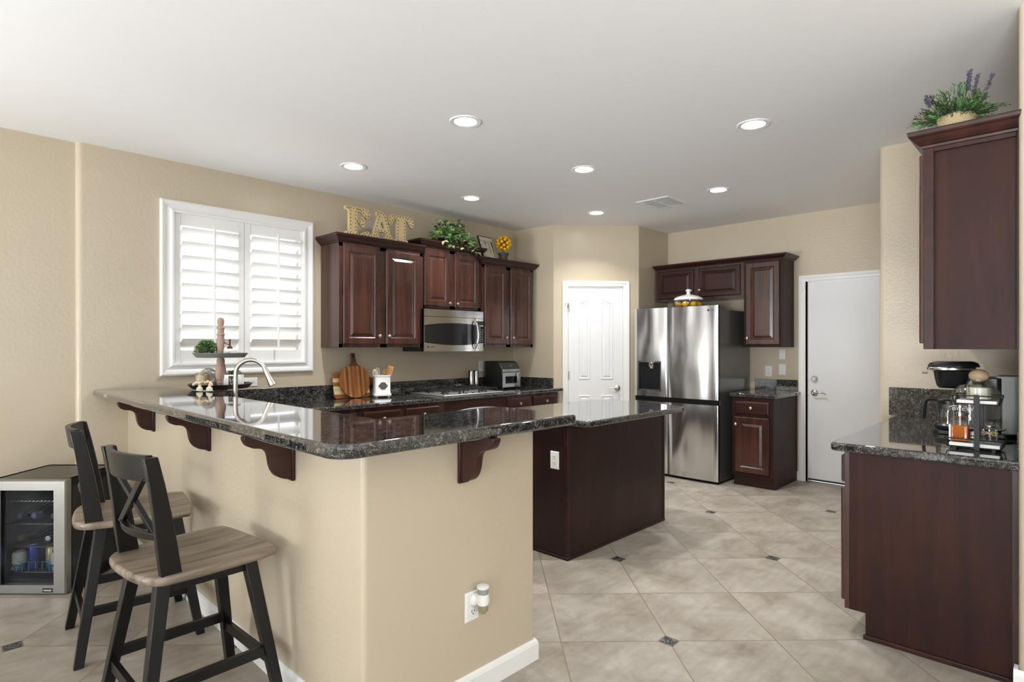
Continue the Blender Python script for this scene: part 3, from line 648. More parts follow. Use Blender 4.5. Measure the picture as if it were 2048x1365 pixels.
MB().box(.018, .758, -.024, 0, .14, .61).build('oven_door', M_blackg, t, bevel=.003)
# cabinets under the peninsula (kitchen side, behind the half wall)
t = thing('base_cabinet', 'dark cherry sink cabinets hidden behind the bar wall', 'cabinet', (1.172, 1.87, 0), 0, 'cherry base cabinets')
MB().box(0, .70, .0, 2.2, .105, .874).box(0, .64, .0, 2.2, 0, .106).build('body', M_cherry, t)
# lower granite counter along wall and peninsula
slab('countertop', [(1.172, 1.86), (1.92, 1.86), (1.92, 4.072), (5.02, 4.072), (5.035, 4.10), (5.02, 4.145), (4.965, 4.175)] + [(4.928, YW), (1.172, YW)], .876, .914, 'long dark granite countertop with the gas cooktop along the window wall')
b = MB().box(1.172, 4.93, YW-.02, YW, .914, 1.033).prism([(4.93, YW-.02), (4.972, 4.19), (4.992, 4.19), (4.95, YW-.02)], .914, 1.02)
b.v = [(x - .02 if False else x, y, z) for x, y, z in b.v]
tag(b.build('backsplash', M_gran, bevel=.002), 'long granite backsplash behind the cooktop', 'backsplash')
# raised bar top
poly = [(.848, YW)] + arc(.848+.085, 1.522+.085, .085, 180, 270, 8) + arc(1.95, 1.552, .03, 270, 360, 4) + arc(1.91, 1.94, .07, 0, 90, 5) + [(1.30, 2.01), (1.30, YW)]
slab('bar_countertop', poly, 1.040, 1.085, 'raised L-shaped polished granite bar top on the half wall', 'countertop', bev=.013)
# corbels
CP = [(0, 0), (.182, 0), (.182, -.012), (.170, -.034), (.150, -.046), (.128, -.050), (.108, -.056), (.092, -.072), (.086, -.092), (.082, -.118), (.072, -.146), (.056, -.166), (.034, -.178), (.014, -.182), (0, -.182)]
CPs = [(0, 0)] + [CP[1]] + cat(CP[2:], 3) 
def corbel(lab, loc, rz):
    t = thing('corbel', lab, 'corbel', loc, rz, 'scrolled wooden corbels under the bar')
    MB().prism([(-p[0]-.012, p[1]) for p in CPs], 0, .038, 'xz').build('bracket', M_cherryx, t, bevel=.003)
    MB().box(-.014, 0, -.006, .044, -.192, 0).build('back_plate', M_cherryx, t, bevel=.003)
    return t
corbel('scrolled dark wood corbel under the bar nearest the window wall', (1.049, 4.09, 1.039), 0)
corbel('scrolled dark wood corbel under the bar, middle one of the three above the stools', (1.049, 3.13, 1.039), 0)
corbel('scrolled dark wood corbel under the bar next to its rounded corner', (1.049, 2.205, 1.039), 0)
corbel('scrolled dark wood corbel under the bar above the night light', (1.505, 1.709, 1.039), PI/2)

# ---------------------------------------------------------------- island
t = thing('kitchen_island', 'dark espresso kitchen island with plain panelled sides', 'island', (2.92, 2.335, 0))
MB().box(0, 1.215, 0, .64, 0, .874).build('body', M_espresso, t)
b = MB().box(-.006, 1.221, -.006, .646, 0, .018).box(-.004, .022, -.004, .022, 0, .874); b.build('corner_trim', M_cherryx, t, bevel=.002)
MB().box(1.195, 1.217, -.004, .02, 0, .874).build('corner_post', M_espresso, t)
poly = arc(2.87+.045, 2.135+.045, .045, 180, 270, 4) + [(4.05, 2.14), (4.10, 2.15), (4.135, 2.2)] + cat([(4.135, 2.2), (4.18, 2.40), (4.205, 2.65), (4.18, 2.88), (4.10, 3.01)], 4)[1:] + arc(2.92, 2.98, .05, 90, 180, 4)
slab('island_countertop', poly, .874, .914, 'dark granite island top with one bowed end', 'countertop', bev=.011)

# ---------------------------------------------------------------- right coffee counter
t = thing('base_cabinet', 'dark cherry base cabinet under the coffee station, end panel facing out', 'cabinet', (4.59, .778, 0), PI, 'cherry base cabinets')
W_ = 4.59-3.118; D_ = .778-.152
MB().prism([(0, .12), (0, .874), (D_, .874), (D_, 0), (.068, 0), (.068, .12)], 0, W_, 'yz').build('body', M_cherryd, t)
MB().box(0, W_, -.02, 0, .12, .874).build('face_frame', M_cherry, t, bevel=.001)
MB().box(W_, W_+.004, .592, D_-.004, .02, .874).build('filler_strip', M_cherry, t)
MB().box(W_, W_+.012, .060, D_-.01, 0, .022).build('shoe_moulding', M_cherryx, t, bevel=.004)
for i in range(3):
    x1 = W_-.012-i*.49; o = MB().panel(x1-.45, x1, .155, .695, DOOR, y=-.021).build('door', M_cherry, t); knob(o, x1-.40, .62, -.040)
    o = MB().panel(x1-.45, x1, .722, .852, DRAW, y=-.021).build('drawer', M_cherryx, t); knob(o, x1-.225, .787, -.040)
slab('countertop', [(3.075, .152), (3.075, .835), (3.085, .850), (4.6, .87), (4.6, .152)], .874, .914, 'dark granite countertop of the coffee station at right')
tag(MB().box(4.578, 4.6, .152, .905, .914, 1.10).build('backsplash', M_gran, bevel=.002), 'granite backsplash on the wall facing the coffee station', 'backsplash')
tag(MB().box(3.11, 4.577, .151, .171, .914, 1.03).build('backsplash', M_gran, bevel=.002), 'low granite backsplash along the right wall behind the coffee machine', 'backsplash')
t = thing('wall_cabinet', 'large dark cherry wall cabinet above the coffee station', 'cabinet', (4.595, .468, 1.362), PI)
W_ = 4.595-3.138; D_ = .468-.152
MB().box(0, W_, 0, D_, 0, .90).build('body', M_cherryd, t)
b = MB().box(W_, W_+.018, -.018, .020, 0, .90).box(W_, W_+.018, D_-.022, D_, 0, .90).box(W_, W_+.018, .02, D_-.022, .868, .90); b.build('end_frame', M_cherryx, t, bevel=.0015)
MB().box(0, W_, -.018, 0, 0, .90).build('face_frame', M_cherry, t)
for i in range(3):
    x1 = W_-.006-i*.485; o = MB().panel(x1-.45, x1, .025, .868, DOOR, y=-.019).build('door', M_cherry, t); knob(o, x1-.43, .1, -.038)
R = []
for o_, h in CROWN: R.append([(0, D_, .885+h), (0, -.018-o_, .885+h), (W_+.018+o_, -.018-o_, .885+h), (W_+.018+o_, D_, .885+h)])
MB().rings(R).build('crown_moulding', M_cherryx, t)

# ---------------------------------------------------------------- refrigerator
t = thing('refrigerator', 'large stainless steel four-door refrigerator with water dispenser', 'refrigerator', (5.53, 3.49, 0), -PI/2)
MB().box(.005, .953, .055, .79, .025, 1.745).build('body', M_fside, t, bevel=.004)
MB().box(.03, .93, .06, .7, 0, .03).build('base', M_black, t)
MB().box(.01, .945, .03, .056, .03, 1.75).build('gasket', M_black, t)
MB().box(.86, .95, .04, .16, 1.745, 1.772).box(.01, .09, .04, .16, 1.745, 1.772).build('hinge_cover', M_fside, t, bevel=.004)
def fdoor(x0, x1, z0, z1, hole=None, name='door'):
    """slightly bowed steel door, optional rectangular cut-out"""
    xs = sorted(set([x0, x0+.006, x1-.006, x1] + [x0+(x1-x0)*i/10 for i in range(1, 10)] + (list(hole[:2]) if hole else [])))
    zs = sorted(set([z0, z1] + [z0+(z1-z0)*i/4 for i in range(1, 4)] + (list(hole[2:]) if hole else [])))
    b = MB(); idx = {}
    def fy(x): 
        u = (x-x0)/(x1-x0)*2-1; return .0065*u*u + (.006 if x in (x0, x1) else 0)
    for i, x in enumerate(xs):
        for j, z in enumerate(zs): idx[i, j] = len(b.v); b.v.append((x, fy(x), z))
    for i in range(len(xs)-1):
        for j in range(len(zs)-1):
            if hole and hole[0] <= (xs[i]+xs[i+1])/2 <= hole[1] and hole[2] <= (zs[j]+zs[j+1])/2 <= hole[3]: continue
            b.f.append([idx[i, j], idx[i+1, j], idx[i+1, j+1], idx[i, j+1]]); b.mi.append(0)
    b.add([(x0, .012, z0), (x0, .05, z0), (x0, .05, z1), (x0, .012, z1)], [(0, 1, 2, 3)], 1); b.add([(x1, .012, z0), (x1, .05, z0), (x1, .05, z1), (x1, .012, z1)], [(0, 1, 2, 3)], 1)
    for z in (z0, z1): b.add([(x, fy(x), z) for x in xs] + [(x1, .05, z), (x0, .05, z)], [tuple(range(len(xs)+2))], 1)
    return b.build(name, [M_fridge, M_black], t, smooth=True, fix=False, ang=50)
fd = fdoor(0, .403, .838, 1.782, (.058, .322, .905, 1.205), 'freezer_door')
fdoor(.410, .955, .838, 1.782, name='upper_door'); fdoor(0, .403, .03, .785, name='lower_left_door'); fdoor(.410, .955, .03, .785, name='lower_right_door')
MB().box(.005, .95, .022, .05, .786, .837).build('handle_recess', M_black, t)
d = MB(); d.box(.050, .330, .0005, .006, .893, .912).box(.050, .330, .0005, .006, 1.200, 1.215).box(.050, .060, .0005, .006, .893, 1.215).box(.318, .330, .0005, .006, .893, 1.215)
dp = d.build('dispenser_frame', M_fside, fd)
MB().box(.058, .322, .075, .08, .9, 1.21).box(.058, .062, .004, .08, .9, 1.21).box(.318, .322, .004, .08, .9, 1.21).box(.058, .322, .004, .08, 1.2, 1.206).box(.058, .322, .004, .08, .9, .912).build('dispenser_niche', M_blackg, fd)
MB().prism([(.15, .92), (.30, .92), (.28, 1.12), (.16, 1.12)], .05, .074, 'xz').build('paddle', M_fside, fd, bevel=.004)
MB().lathe([(0, 0), (.022, 0), (.028, .02), (.034, .03), (.034, .065), (0, .065)], (.20, .035, 1.135), 20).build('spout', M_chrome, fd, smooth=True)
MB().lathe([(.006, 0), (.011, 0), (.011, -.001), (.006, -.001)], (.855, .0025, 1.735), 18, axis='y').build('logo', M_slot, t)
text_mesh('logo_text', 'LG', .026, M_slot, t, (.888, .0035, 1.735))

# ---------------------------------------------------------------- microwave
t = thing('microwave', 'stainless over-the-range microwave with curved front', 'microwave', (3.345, 4.36, 1.325))
MB().box(0, .760, .035, .37, 0, .405).build('body', M_black, t, bevel=.002)
def bow(x, W=.760, k=.030): u = x/W*2-1; return .03 + k*(u*u-1)*0 - k*(1-u*u)
def bowstrip(x0, x1, lo, hi, mt, name, off=0, n=24, m=1, thick=.004):
    """curved plate between lower and upper edge functions"""
    R = []
    for i in range(n+1):
        x = x0+(x1-x0)*i/n; y = bow(x)-off
        R.append([(x, y, lo(x)), (x, y, hi(x)), (x, y+thick+.03, hi(x)), (x, y+thick+.03, lo(x))])
    return MB().rings(R).build(name, mt, t, smooth=True, ang=40)
k_ = lambda v: (lambda x: v)
bowstrip(0, .760, k_(.335), k_(.403), M_steel, 'vent_panel')
bowstrip(.0, .760, k_(.0), k_(.331), M_steel, 'front_panel', -.001)
lens = lambda s_: (lambda x: .168 + s_*(.082+.026*(1-(x/.380-1)**2)))
bowstrip(.004, .756, lens(-1), lens(1), M_blackg, 'dark_window', .0015)
MB().box(.672, .734, .0, .02, .262, .305).build('display', M_display, t)
b = MB()
for i in range(4):
    for j in range(8): x = .665+i*.024; b.box(x, x+.010, bow(x)-.0040, bow(x)+.01, .100+j*.017, .106+j*.017)
b.build('keypad', M_grey, t)
MB().box(.628, .630, bow(.629)-.0022, .03, .0, .331).build('door_seam', M_slot, t)
pts = [(.618, bow(.62)-.006, .305), (.626, bow(.62)-.032, .27), (.632, bow(.62)-.044, .20), (.632, bow(.62)-.044, .13), (.626, bow(.62)-.032, .06), (.616, bow(.62)-.006, .025)]
MB().tube(cat(pts, 5), .010, 10, flat=.7).build('handle', M_chrome, t, smooth=True)
MB().lathe([(0, 0), (.009, 0), (.009, -.001), (0, -.001)], (.045, bow(.045)-.002, .045), 16, axis='y').build('logo', M_slot, t)
text_mesh('logo_text', 'profile', .016, M_slot, t, (.092, bow(.09)-.003, .045))

# ---------------------------------------------------------------- cooktop
t = thing('gas_cooktop', 'stainless gas cooktop with black cast-iron grates', 'cooktop', (3.37, 4.115, .914))
MB().box(0, .75, 0, .53, 0, .013).build('tray', M_rsteel, t, bevel=.004)
for gx in (.03, .275, .52):
    b = MB(); zt = .048
    x0, x1, y0, y1 = gx, gx+.20, .06, .49
    for y in (y0, (y0+y1)/2, y1): b.box(x0, x1, y-.005, y+.005, zt-.008, zt)
    for x in (x0, (x0+x1)/2, x1): b.box(x-.005, x+.005, y0, y1, zt-.008, zt)
    for x in (x0, x1):
        for y in (y0, (y0+y1)/2, y1): b.box(x-.005, x+.005, y-.005, y+.005, .008, zt)
    for y in (y0+.107, y1-.107): b.box(x0, x1, y-.004, y+.004, zt-.006, zt+.004)
    b.build('grate', M_iron, t)
for cx_, cy_ in ((.13, .16), (.13, .39), (.375, .27), (.62, .16), (.62, .39)):
    MB().lathe([(0, .008), (.045, .008), (.045, .014), (.036, .018), (.034, .024), (.0, .026)], (cx_, cy_, 0), 20).build('burner', M_iron, t, smooth=True)
for i in range(5): MB().lathe([(0, .008), (.015, .008), (.013, .020), (0, .021)], (.20+i*.085, .030, 0), 16).build('control_knob', M_iron, t, smooth=True)

# ---------------------------------------------------------------- outlets and switches
def plate(lab, loc, rz, kind='outlet', horiz=False, W=.072, H=.116, up=0):
    t = thing('wall_outlet' if kind == 'outlet' else 'light_switch', lab, 'outlet' if kind == 'outlet' else 'switch', loc, rz)
    if horiz: t.rotation_euler = (0, PI/2, rz)
    MB().panel(-W/2, W/2, -H/2, H/2, [(0, 0), (.002, -.004), (.006, -.006)]).build('cover_plate', M_plast, t)
    if kind == 'outlet':
        for s_ in (-1, 1):
            z = s_*.0205
            r = MB().prism([(-.012, z-.014), (.012, z-.014), (.016, z), (.012, z+.014), (-.012, z+.014), (-.016, z)], -.0082, -.005, 'xz').build('receptacle', M_plast, t)
            MB().box(-.008, -.0055, -.009, -.008, z-.001, z+.008).box(.0055, .008, -.009, -.008, z-.001, z+.008).cyl((0, -.009, z-.0075), (0, -.008, z-.0075), .0028, 8).build('slots', M_slot, r)
    elif kind == 'rocker':
        MB().panel(-.017, .017, -.034, .034, [(0, -.005), (.001, -.008), (.003, -.009)]).build('rocker', M_plast, t)
    return t
plate('white horizontal wall outlet below the window beside the faucet', (1.885, YW, 1.088), 0, horiz=True)
plate('white wall outlet above the small granite backsplash by the refrigerator', (XB, 2.347, 1.110), -PI/2)
plate('white rocker light switch right of the small outlet by the white door', (XB, 2.208, 1.133), -PI/2, 'rocker')
t = plate('white wall control above the rocker light switch', (XB, 2.21, 1.289), -PI/2, 'blank', W=.066, H=.105); MB().box(-.024, .024, -.014, -.005, -.04, .04).build('cover', M_plast, t, bevel=.003)
plate('white outlet on the end of the dark island', (2.919, 2.440, .632), -PI/2)
plate('white outlet half hidden behind the black air fryer', (4.40, YW, 1.155), 0)
plate('white outlet low on the bar wall with a night light plugged in', (1.535, 1.709, .352), 0)
plate('white outlet on the wall beside the coffee machine', (3.75, .152, 1.17), PI)
t = thing('night_light', 'white plug-in night light with clear bulb cover', 'night light', (1.545, 1.700, .378))
MB().lathe([(0, 0), (.026, 0), (.026, -.006), (.018, -.016), (0, -.02)], (0, 0, 0), 20, axis='y').build('plug_base', M_plast, t, smooth=True)
MB().lathe([(0, -.012), (.022, -.012), (.026, .0), (.023, .028), (.020, .03), (0, .03)], (.010, -.035, 0), 24).build('housing', M_plast, t, smooth=True)
MB().lathe([(.0, .030), (.0215, .030), (.0215, .052), (0, .052)], (.010, -.035, 0), 24).build('sensor_band', M_grey, t, smooth=True)
MB().lathe([(0, .052), (.024, .052), (.024, .060), (.018, .063), (0, .063)], (.010, -.035, 0), 24).build('cap', M_plast, t, smooth=True)
MB().lathe([(0, -.05), (.010, -.048), (.020, -.035), (.022, -.012), (0, -.012)], (.010, -.035, 0), 24).build('bulb_cover', mat('frosted_amber', srgb(190,184,160), .2, trans=.5), t, smooth=True)

# ---------------------------------------------------------------- bar stools
def stool(lab, loc, rz, seat_rot):
    t = thing('bar_stool', lab, 'bar stool', loc, rz, 'swivel counter stools at the bar')
    zt = .600
    def loc_r(x, y): c, s_ = math.cos(seat_rot), math.sin(seat_rot); return (x*c-y*s_, x*s_+y*c)
    Mr = Matrix.Rotation(seat_rot, 4, 'Z')
    out = cat([(-.235, -.10), (-.205, -.19), (-.13, -.222), (.10, -.232), (.20, -.222), (.225, -.19), (.232, 0), (.225, .19), (.20, .222), (.10, .232), (-.13, .222), (-.205, .19), (-.235, .10)], 5, True)
    b = MB(); R = []
    for s_, z in ((.93, zt-.034), (.985, zt-.030), (1, zt-.020), (1, zt-.008), (.985, zt-.002), (.96, zt)): R.append([(x*s_, y*s_, z) for x, y in out])
    for s_ in (.8, .55, .3, .1): R.append([(x*s_, y*s_, zt-.010*(1-s_)**1.0) for x, y in out])
    b.rings(R); b.xform(Mr); b.build('seat', M_seat, t, smooth=True, ang=60)
    # back posts
    for s_ in (-1, 1):
        ctr = [(-.150, zt-.012, .066), (-.164, zt+.09, .064), (-.178, zt+.20, .056), (-.196, zt+.31, .048), (-.216, zt+.405, .044)]
        R = []
        for x, z, wd in ctr: R.append([(x-wd/2, s_*.190-.0135, z), (x+wd/2, s_*.190-.0135, z), (x+wd/2, s_*.190+.0135, z), (x-wd/2, s_*.190+.0135, z)])
        b = MB().rings(R); b.xform(Mr); b.build('back_post', M_sblack, t, bevel=.003)
    def xat(z): return -.150 - (z-zt)*.155
    def rail(z0, z1, th, sag, name):
        R = []
        for i in range(13):
            u = i/12*2-1; y = u*.178; sx = -sag*(1-u*u)
            R.append([(xat(z0)+sx-th/2, y, z0), (xat(z0)+sx+th/2, y, z0), (xat(z1)+sx+th/2, y, z1), (xat(z1)+sx-th/2, y, z1)])
        b = MB().rings(R); b.xform(Mr); b.build(name, M_sblack, t, bevel=.002)
    rail(zt+.320, zt+.410, .022, .042, 'crest_rail'); rail(zt+.112, zt+.138, .024, .036, 'lower_rail')
    za, zb_ = zt+.128, zt+.33
    for s_ in (-1, 1):
        b = MB(); R = []
        for i in range(9):
            u = i/8; y = s_*(-.140+.280*u); z = za+(zb_-za)*u; sx = -.014 + .004*s_
            R.append([(xat(z)+sx-.009, y-.020, z), (xat(z)+sx+.009, y-.020, z), (xat(z)+sx+.009, y+.020, z), (xat(z)+sx-.009, y+.020, z)])
        b.rings(R); b.xform(Mr); b.build('cross_brace', M_sblack, t, bevel=.002)
    # base frame
    b = MB()
    for s_ in (-1, 1): b.box(-.15, .15, s_*.145-.011, s_*.145+.011, .520, .562); b.box(s_*.145-.011, s_*.145+.011, -.15, .15, .520, .562)
    b.build('apron', M_sblack, t, bevel=.002)
    MB().lathe([(0, .552), (.09, .552), (.09, .566), (0, .566)], n=24).build('swivel_plate', M_blackm, t)
    for sx in (-1, 1):
        for sy in (-1, 1):
            R = []
            for f, z, wd in ((.148, .562, .046), (.235, 0, .036)):
                R.append([(sx*f-wd/2, sy*f-wd/2, z), (sx*f+wd/2, sy*f-wd/2, z), (sx*f+wd/2, sy*f+wd/2, z), (sx*f-wd/2, sy*f+wd/2, z)])
            MB().rings(R).build('leg', M_sblack, t, bevel=.003)
    f_ = lambda z: .148+(.235-.148)*(.562-z)/.562
    for z, ax in ((.175, 'y'), (.215, 'x')):
        for s_ in (-1, 1):
            q = f_(z)
            if ax == 'x': MB().box(-q, q, s_*q-.011, s_*q+.011, z-.019, z+.019).build('stretcher', M_sblack, t, bevel=.002)
            else: MB().box(s_*q-.011, s_*q+.011, -q, q, z-.019, z+.019).build('stretcher', M_sblack, t, bevel=.002)
    return t
stool('black X-back bar stool with weathered wood seat, nearest the camera', (.745, 2.42, 0), math.radians(2), math.radians(4))
stool('black X-back bar stool with weathered wood seat beside the beverage cooler', (.750, 3.27, 0), math.radians(-5), math.radians(-7))

# ---------------------------------------------------------------- beverage cooler
CW, CD, CH = .43, .43, .635
cx0 = .593-RX*CW/2; cy0 = 4.002-RY*CW/2
t = thing('beverage_cooler', 'black and steel glass-door beverage cooler full of bottles and cans', 'cooler', (cx0, cy0, 0), TH-PI/2)
b = MB().box(-CW/2, -CW/2+.025, .045, CD, .015, CH).box(CW/2-.025, CW/2, .045, CD, .015, CH).box(-CW/2, CW/2, CD-.03, CD, .015, CH).box(-CW/2, CW/2, .045, CD, .015, .07).box(-CW/2, CW/2, .045, CD, CH-.05, CH)
b.build('cabinet_shell', M_black, t)
MB().box(-CW/2+.025, -CW/2+.028, .05, CD-.03, .07, CH-.05).box(CW/2-.028, CW/2-.025, .05, CD-.03, .07, CH-.05).box(-CW/2+.02, CW/2-.02, CD-.034, CD-.03, .07, CH-.05).box(-CW/2+.025, CW/2-.025, .05, CD-.03, .07, .073).build('liner', M_inside, t)
MB().box(-CW/2+.03, -CW/2+.06, .1, .13, 0, .015).box(CW/2-.06, CW/2-.03, .02, .06, 0, .015).box(-CW/2+.03, -CW/2+.06, .02, .06, 0, .015).box(CW/2-.06, CW/2-.03, .36, .4, 0, .015).build('feet', M_black, t)
def frame_(x0, x1, z0, z1, wd, wb, y0, y1):
    R = [[(x0+o, y, z0+ob), (x1-o, y, z0+ob), (x1-o, y, z1-o*.83), (x0+o, y, z1-o*.83)] for o, ob, y in ((0, 0, y1), (0, 0, y0+.006), (.008, .006, y0), (wd, wb, y0), (wd, wb, y1))]
    return MB().rings(R, False, False)
dr = frame_(-CW/2, CW/2, .004, CH, .068, .052, 0, .04).build('door_frame', M_csteel, t)
MB().box(-CW/2+.066, CW/2-.066, .012, .016, .054, CH-.055).build('glass', M_cglass, dr)
MB().box(CW/2-.128, CW/2-.072, -.0012, .001, .016, .040).build('name_plate', M_blackg, dr); text_mesh('name_text', 'newair', .016, M_letterw, dr, (CW/2-.100, -.0018, .028))
MB().box(-CW/2-.012, -CW/2+.0, -.02, .02, .2, .45).build('door_pull', M_chrome, dr)
IN = CW/2-.030
for z, wav_ in ((.500, True), (.373, False), (.245, False)):
    b = MB(); b.tube([(-IN, .065, z), (IN, .065, z)], .0022, 6)
    for i in range(19): x = -IN+.01+i*(2*IN-.02)/18; b.tube([(x, .065, z), (x, .38, z)], .0014, 5); 
    b.build('wire_shelf', M_chrome, t)
    if wav_: 
        b = MB()
        for i in range(16): b.sphere((-IN+.02+i*(2*IN-.04)/15, .062, z+.004), .005, n=6, m=4)
        b.build('shelf_lip', M_chrome, t)
b = MB()
for z in (.10, .158): b.tube([(-IN+.06, .07, z), (IN, .07, z)], .0018, 6)
for i in range(9): x = -IN+.06+i*(2*IN-.06)/8; b.tube([(x, .07, .10), (x, .07, .158)], .0014, 5); b.tube([(x, .07, .10), (x, .36, .10)], .0012, 5)
b.build('wire_basket', M_chrome, t)
def W2(lx, ly, lz): return (cx0+lx*RX+ly*FX, cy0+lx*RY+ly*FY, lz)
BOT = [(0, 0), (.034, .002), (.037, .010), (.037, .17), (.032, .20), (.016, .235), (.0135, .25), (.0135, .285), (0, .287)]
def bottle(lab, lx, lz, neckm, bm, tilt=0):
    r = thing('wine_bottle', lab, 'bottle', W2(lx, .09, lz), TH-PI/2, 'bottles lying in the beverage cooler')
    # lying, neck towards the door: local y from neck (0) to base
    MB().lathe([(r_, .287-z) for r_, z in BOT], (0, 0, 0), 20, axis='y').build('glass_body', bm, r, smooth=True)
    MB().lathe([(0, -.002), (.0150, -.002), (.0150, .055), (0, .055)], (0, 0, 0), 16, axis='y').build('neck_foil', neckm, r, smooth=True)
bottle('lying bottle with purple cap in the cooler, leftmost on the second rack', -.115, .413, M_purple, M_bottle)
bottle('lying bottle with purple cap in the cooler, second from left', -.035, .413, M_purple, M_bottle)
bottle('lying bottle at the right of the cooler second rack', .075, .413, M_bottlec, M_bottle)
bottle('lying bottle with gold foil neck in the cooler third rack', -.115, .285, M_gold, M_bottle)
bottle('lying clear bottle with silver neck in the cooler third rack', .045, .285, M_chrome, M_bottlec)
def can(lab, lx, ly, h, r0, m1, m2, top, word=None):
    r = thing('drink_can', lab, 'can', W2(lx, ly, .104), TH-PI/2, 'cans in the cooler basket')
    MB().lathe([(0, 0), (r0*.8, 0), (r0, .008), (r0, h*.38)], n=20).build('lower_body', m1, r, smooth=True)
    MB().lathe([(r0, h*.38), (r0, h-.014), (r0*.82, h-.002), (r0*.8, h), (0, h-.003)], n=20).build('upper_body', m2, r, smooth=True)
    MB().lathe([(r0*.80, h-.002), (r0*.84, h+.001), (r0*.80, h+.003), (r0*.7, h)], n=20, cap=False).build('rim', top, r, smooth=True)
    if word: text_mesh('can_lettering', word, .034, M_letterw, r, (0, -r0-.001, h*.16))
can('squat cream and blue can in the cooler basket, leftmost', -.125, .10, .105, .034, M_teal, M_cream, M_chrome, 'AT')
can('tall blue can leaning in the cooler basket', -.055, .12, .142, .031, M_blue, M_blue, M_chrome)
can('yellow topped can in the cooler basket', .035, .14, .125, .035, M_teal, M_yel, M_gold)
can('cream and teal can at the right of the cooler basket', .095, .10, .105, .034, M_teal, M_cream, M_chrome, 'E')

# ---------------------------------------------------------------- letters EAT on top of the cabinet
def letter(ch, x0, wd, loops, lab):
    H = .245; t = thing('decorative_letter', lab, 'letter', (x0, 4.44, 2.3225), 0, 'marquee letters on the cabinet')
    L2 = [[(p[0]*wd, p[1]*H) for p in lp] for lp in loops]
    o = curve_mesh('letter_body', L2, .028, M_letter, t); 
    b = MB()
    for lp in L2:
        seglen = 0; pts = lp + [lp[0]]
        ins = inset(lp, .013) if area2(lp) > 0 else inset(lp, .013)
        pts = ins + [ins[0]]; acc = 0
        for a, c in zip(pts, pts[1:]):
            d = math.dist(a, c); s_ = 0
            while acc + (d-s_) >= .030:
                s_ += .030-acc; acc = 0; u = s_/d if d else 0
                b.sphere((a[0]+(c[0]-a[0])*u, -.0140, a[1]+(c[1]-a[1])*u), .0056, n=6, m=4)
            acc += d-s_
    b.build('studs', M_stud, t)
    return t
def area2(p): return sum(a[0]*c[1]-c[0]*a[1] for a, c in zip(p, p[1:]+p[:1]))
E_ = [(0,0),(.96,0),(1.0,.10),(.96,.19),(.86,.21),(.74,.16),(.62,.08),(.50,.07),(.46,.12),(.46,.42),(.50,.48),(.58,.46),(.66,.33),(.74,.33),(.78,.42),(.76,.62),(.72,.70),(.64,.68),(.56,.56),(.50,.54),(.46,.58),(.46,.80),(.52,.86),(.64,.84),(.78,.70),(.88,.66),(.98,.72),(1.0,.86),(.94,.97),(.84,1),(0,1),(-.02,.90),(.14,.86),(.14,.14),(0,.10)]
A_ = [(0,0),(.36,0),(.38,.10),(.32,.16),(.36,.27),(.66,.27),(.70,.16),(.64,.10),(.66,0),(1,0),(1.02,.10),(.92,.16),(.66,.94),(.56,1),(.30,1),(.22,.94),(.26,.84),(.34,.82),(.12,.16),(-.02,.10)]
Ah = [(.41,.40),(.48,.64),(.51,.64),(.61,.40)][::-1]
T_ = [(.26,0),(.74,0),(.78,.08),(.68,.12),(.68,.80),(.74,.84),(.82,.74),(.88,.62),(.96,.60),(1.02,.70),(1.0,.86),(.92,.97),(.80,1),(.20,1),(.08,.97),(0,.86),(-.02,.70),(.04,.60),(.12,.62),(.18,.74),(.26,.84),(.32,.80),(.32,.12),(.22,.08)]
letter('E', 2.550, .236, [E_], 'cream studded letter E on top of the cabinet')
letter('A', 2.789, .236, [A_, Ah], 'cream studded letter A on top of the cabinet')
letter('T', 2.978, .272, [T_], 'cream studded letter T on top of the cabinet')

# ---------------------------------------------------------------- greenery and decor on the cabinets
def rv(a, b_): return random.uniform(a, b_)
t = thing('ivy_plant', 'trailing green ivy in a dark trough above the microwave', 'plant', (3.79, 4.56, 2.392))
MB().box(-.20, .22, -.07, .05, 0, .055).build('planter', M_cherryx, t, bevel=.004)
b = MB(); random.seed(3)
for i in range(470):
    u = rv(-1, 1); hh = .225*max(0, 1-abs(u+.12)**1.6)*(.75+.25*math.sin(u*9)) ; z = .03 + rv(0, 1)**.8*(hh+.02); x = u*.25+.0; y = rv(-.12, .05)-.02*(1-z*3)
    if z < .06 and random.random() < .35: y = rv(-.17, -.12); z = rv(-.06, .05); x = rv(-.24, .25)
    d = Vector((u+rv(-.8, .8), rv(-1.3, .2), rv(-.5, .8)))
    mi = 1 if z > .15 and random.random() < .5 else (2 if random.random() < .55 else 0)
    b.leaf((x, y, z), d, rv(.038, .062), rv(.032, .052), (rv(-.4,.4), rv(-.8,0), 1), mi)
b.build('foliage', [M_green, M_dgreen, M_lgreen], t, fix=False)
b = MB()
for i in range(16):
    x = rv(-.24, .24); b.tube([(x*.5, -.02, .04), (x*.8, -.05, .10+rv(0, .08)), (x, -.11, rv(.0, .14))], .002, 5)
b.build('stems', M_olive, t)
t = thing('cutlery_plaque', 'distressed white plaque with metal cutlery reliefs', 'plaque', (4.295, 4.475, 2.302)); t.rotation_euler = (math.radians(-20), 0, math.radians(4))
MB().box(-.105, .105, 0, .012, 0, .262).build('board', M_distw, t, bevel=.002)
b = MB()
for i, x in enumerate((-.075, -.025, .025, .075)):
    b.box(x-.005, x+.005, -.006, 0, .03, .16)
    if i % 2 == 0: b.sphere((x, -.003, .195), .018, .005, .028)
    else:
        for k in (-1, 0, 1): b.box(x+k*.009-.002, x+k*.009+.002, -.005, 0, .165, .22)
        b.box(x-.011, x+.011, -.005, 0, .155, .17)
    b.sphere((x, -.003, .03), .008, .004, .012)
b.build('cutlery_relief', M_chrome, t, smooth=True)
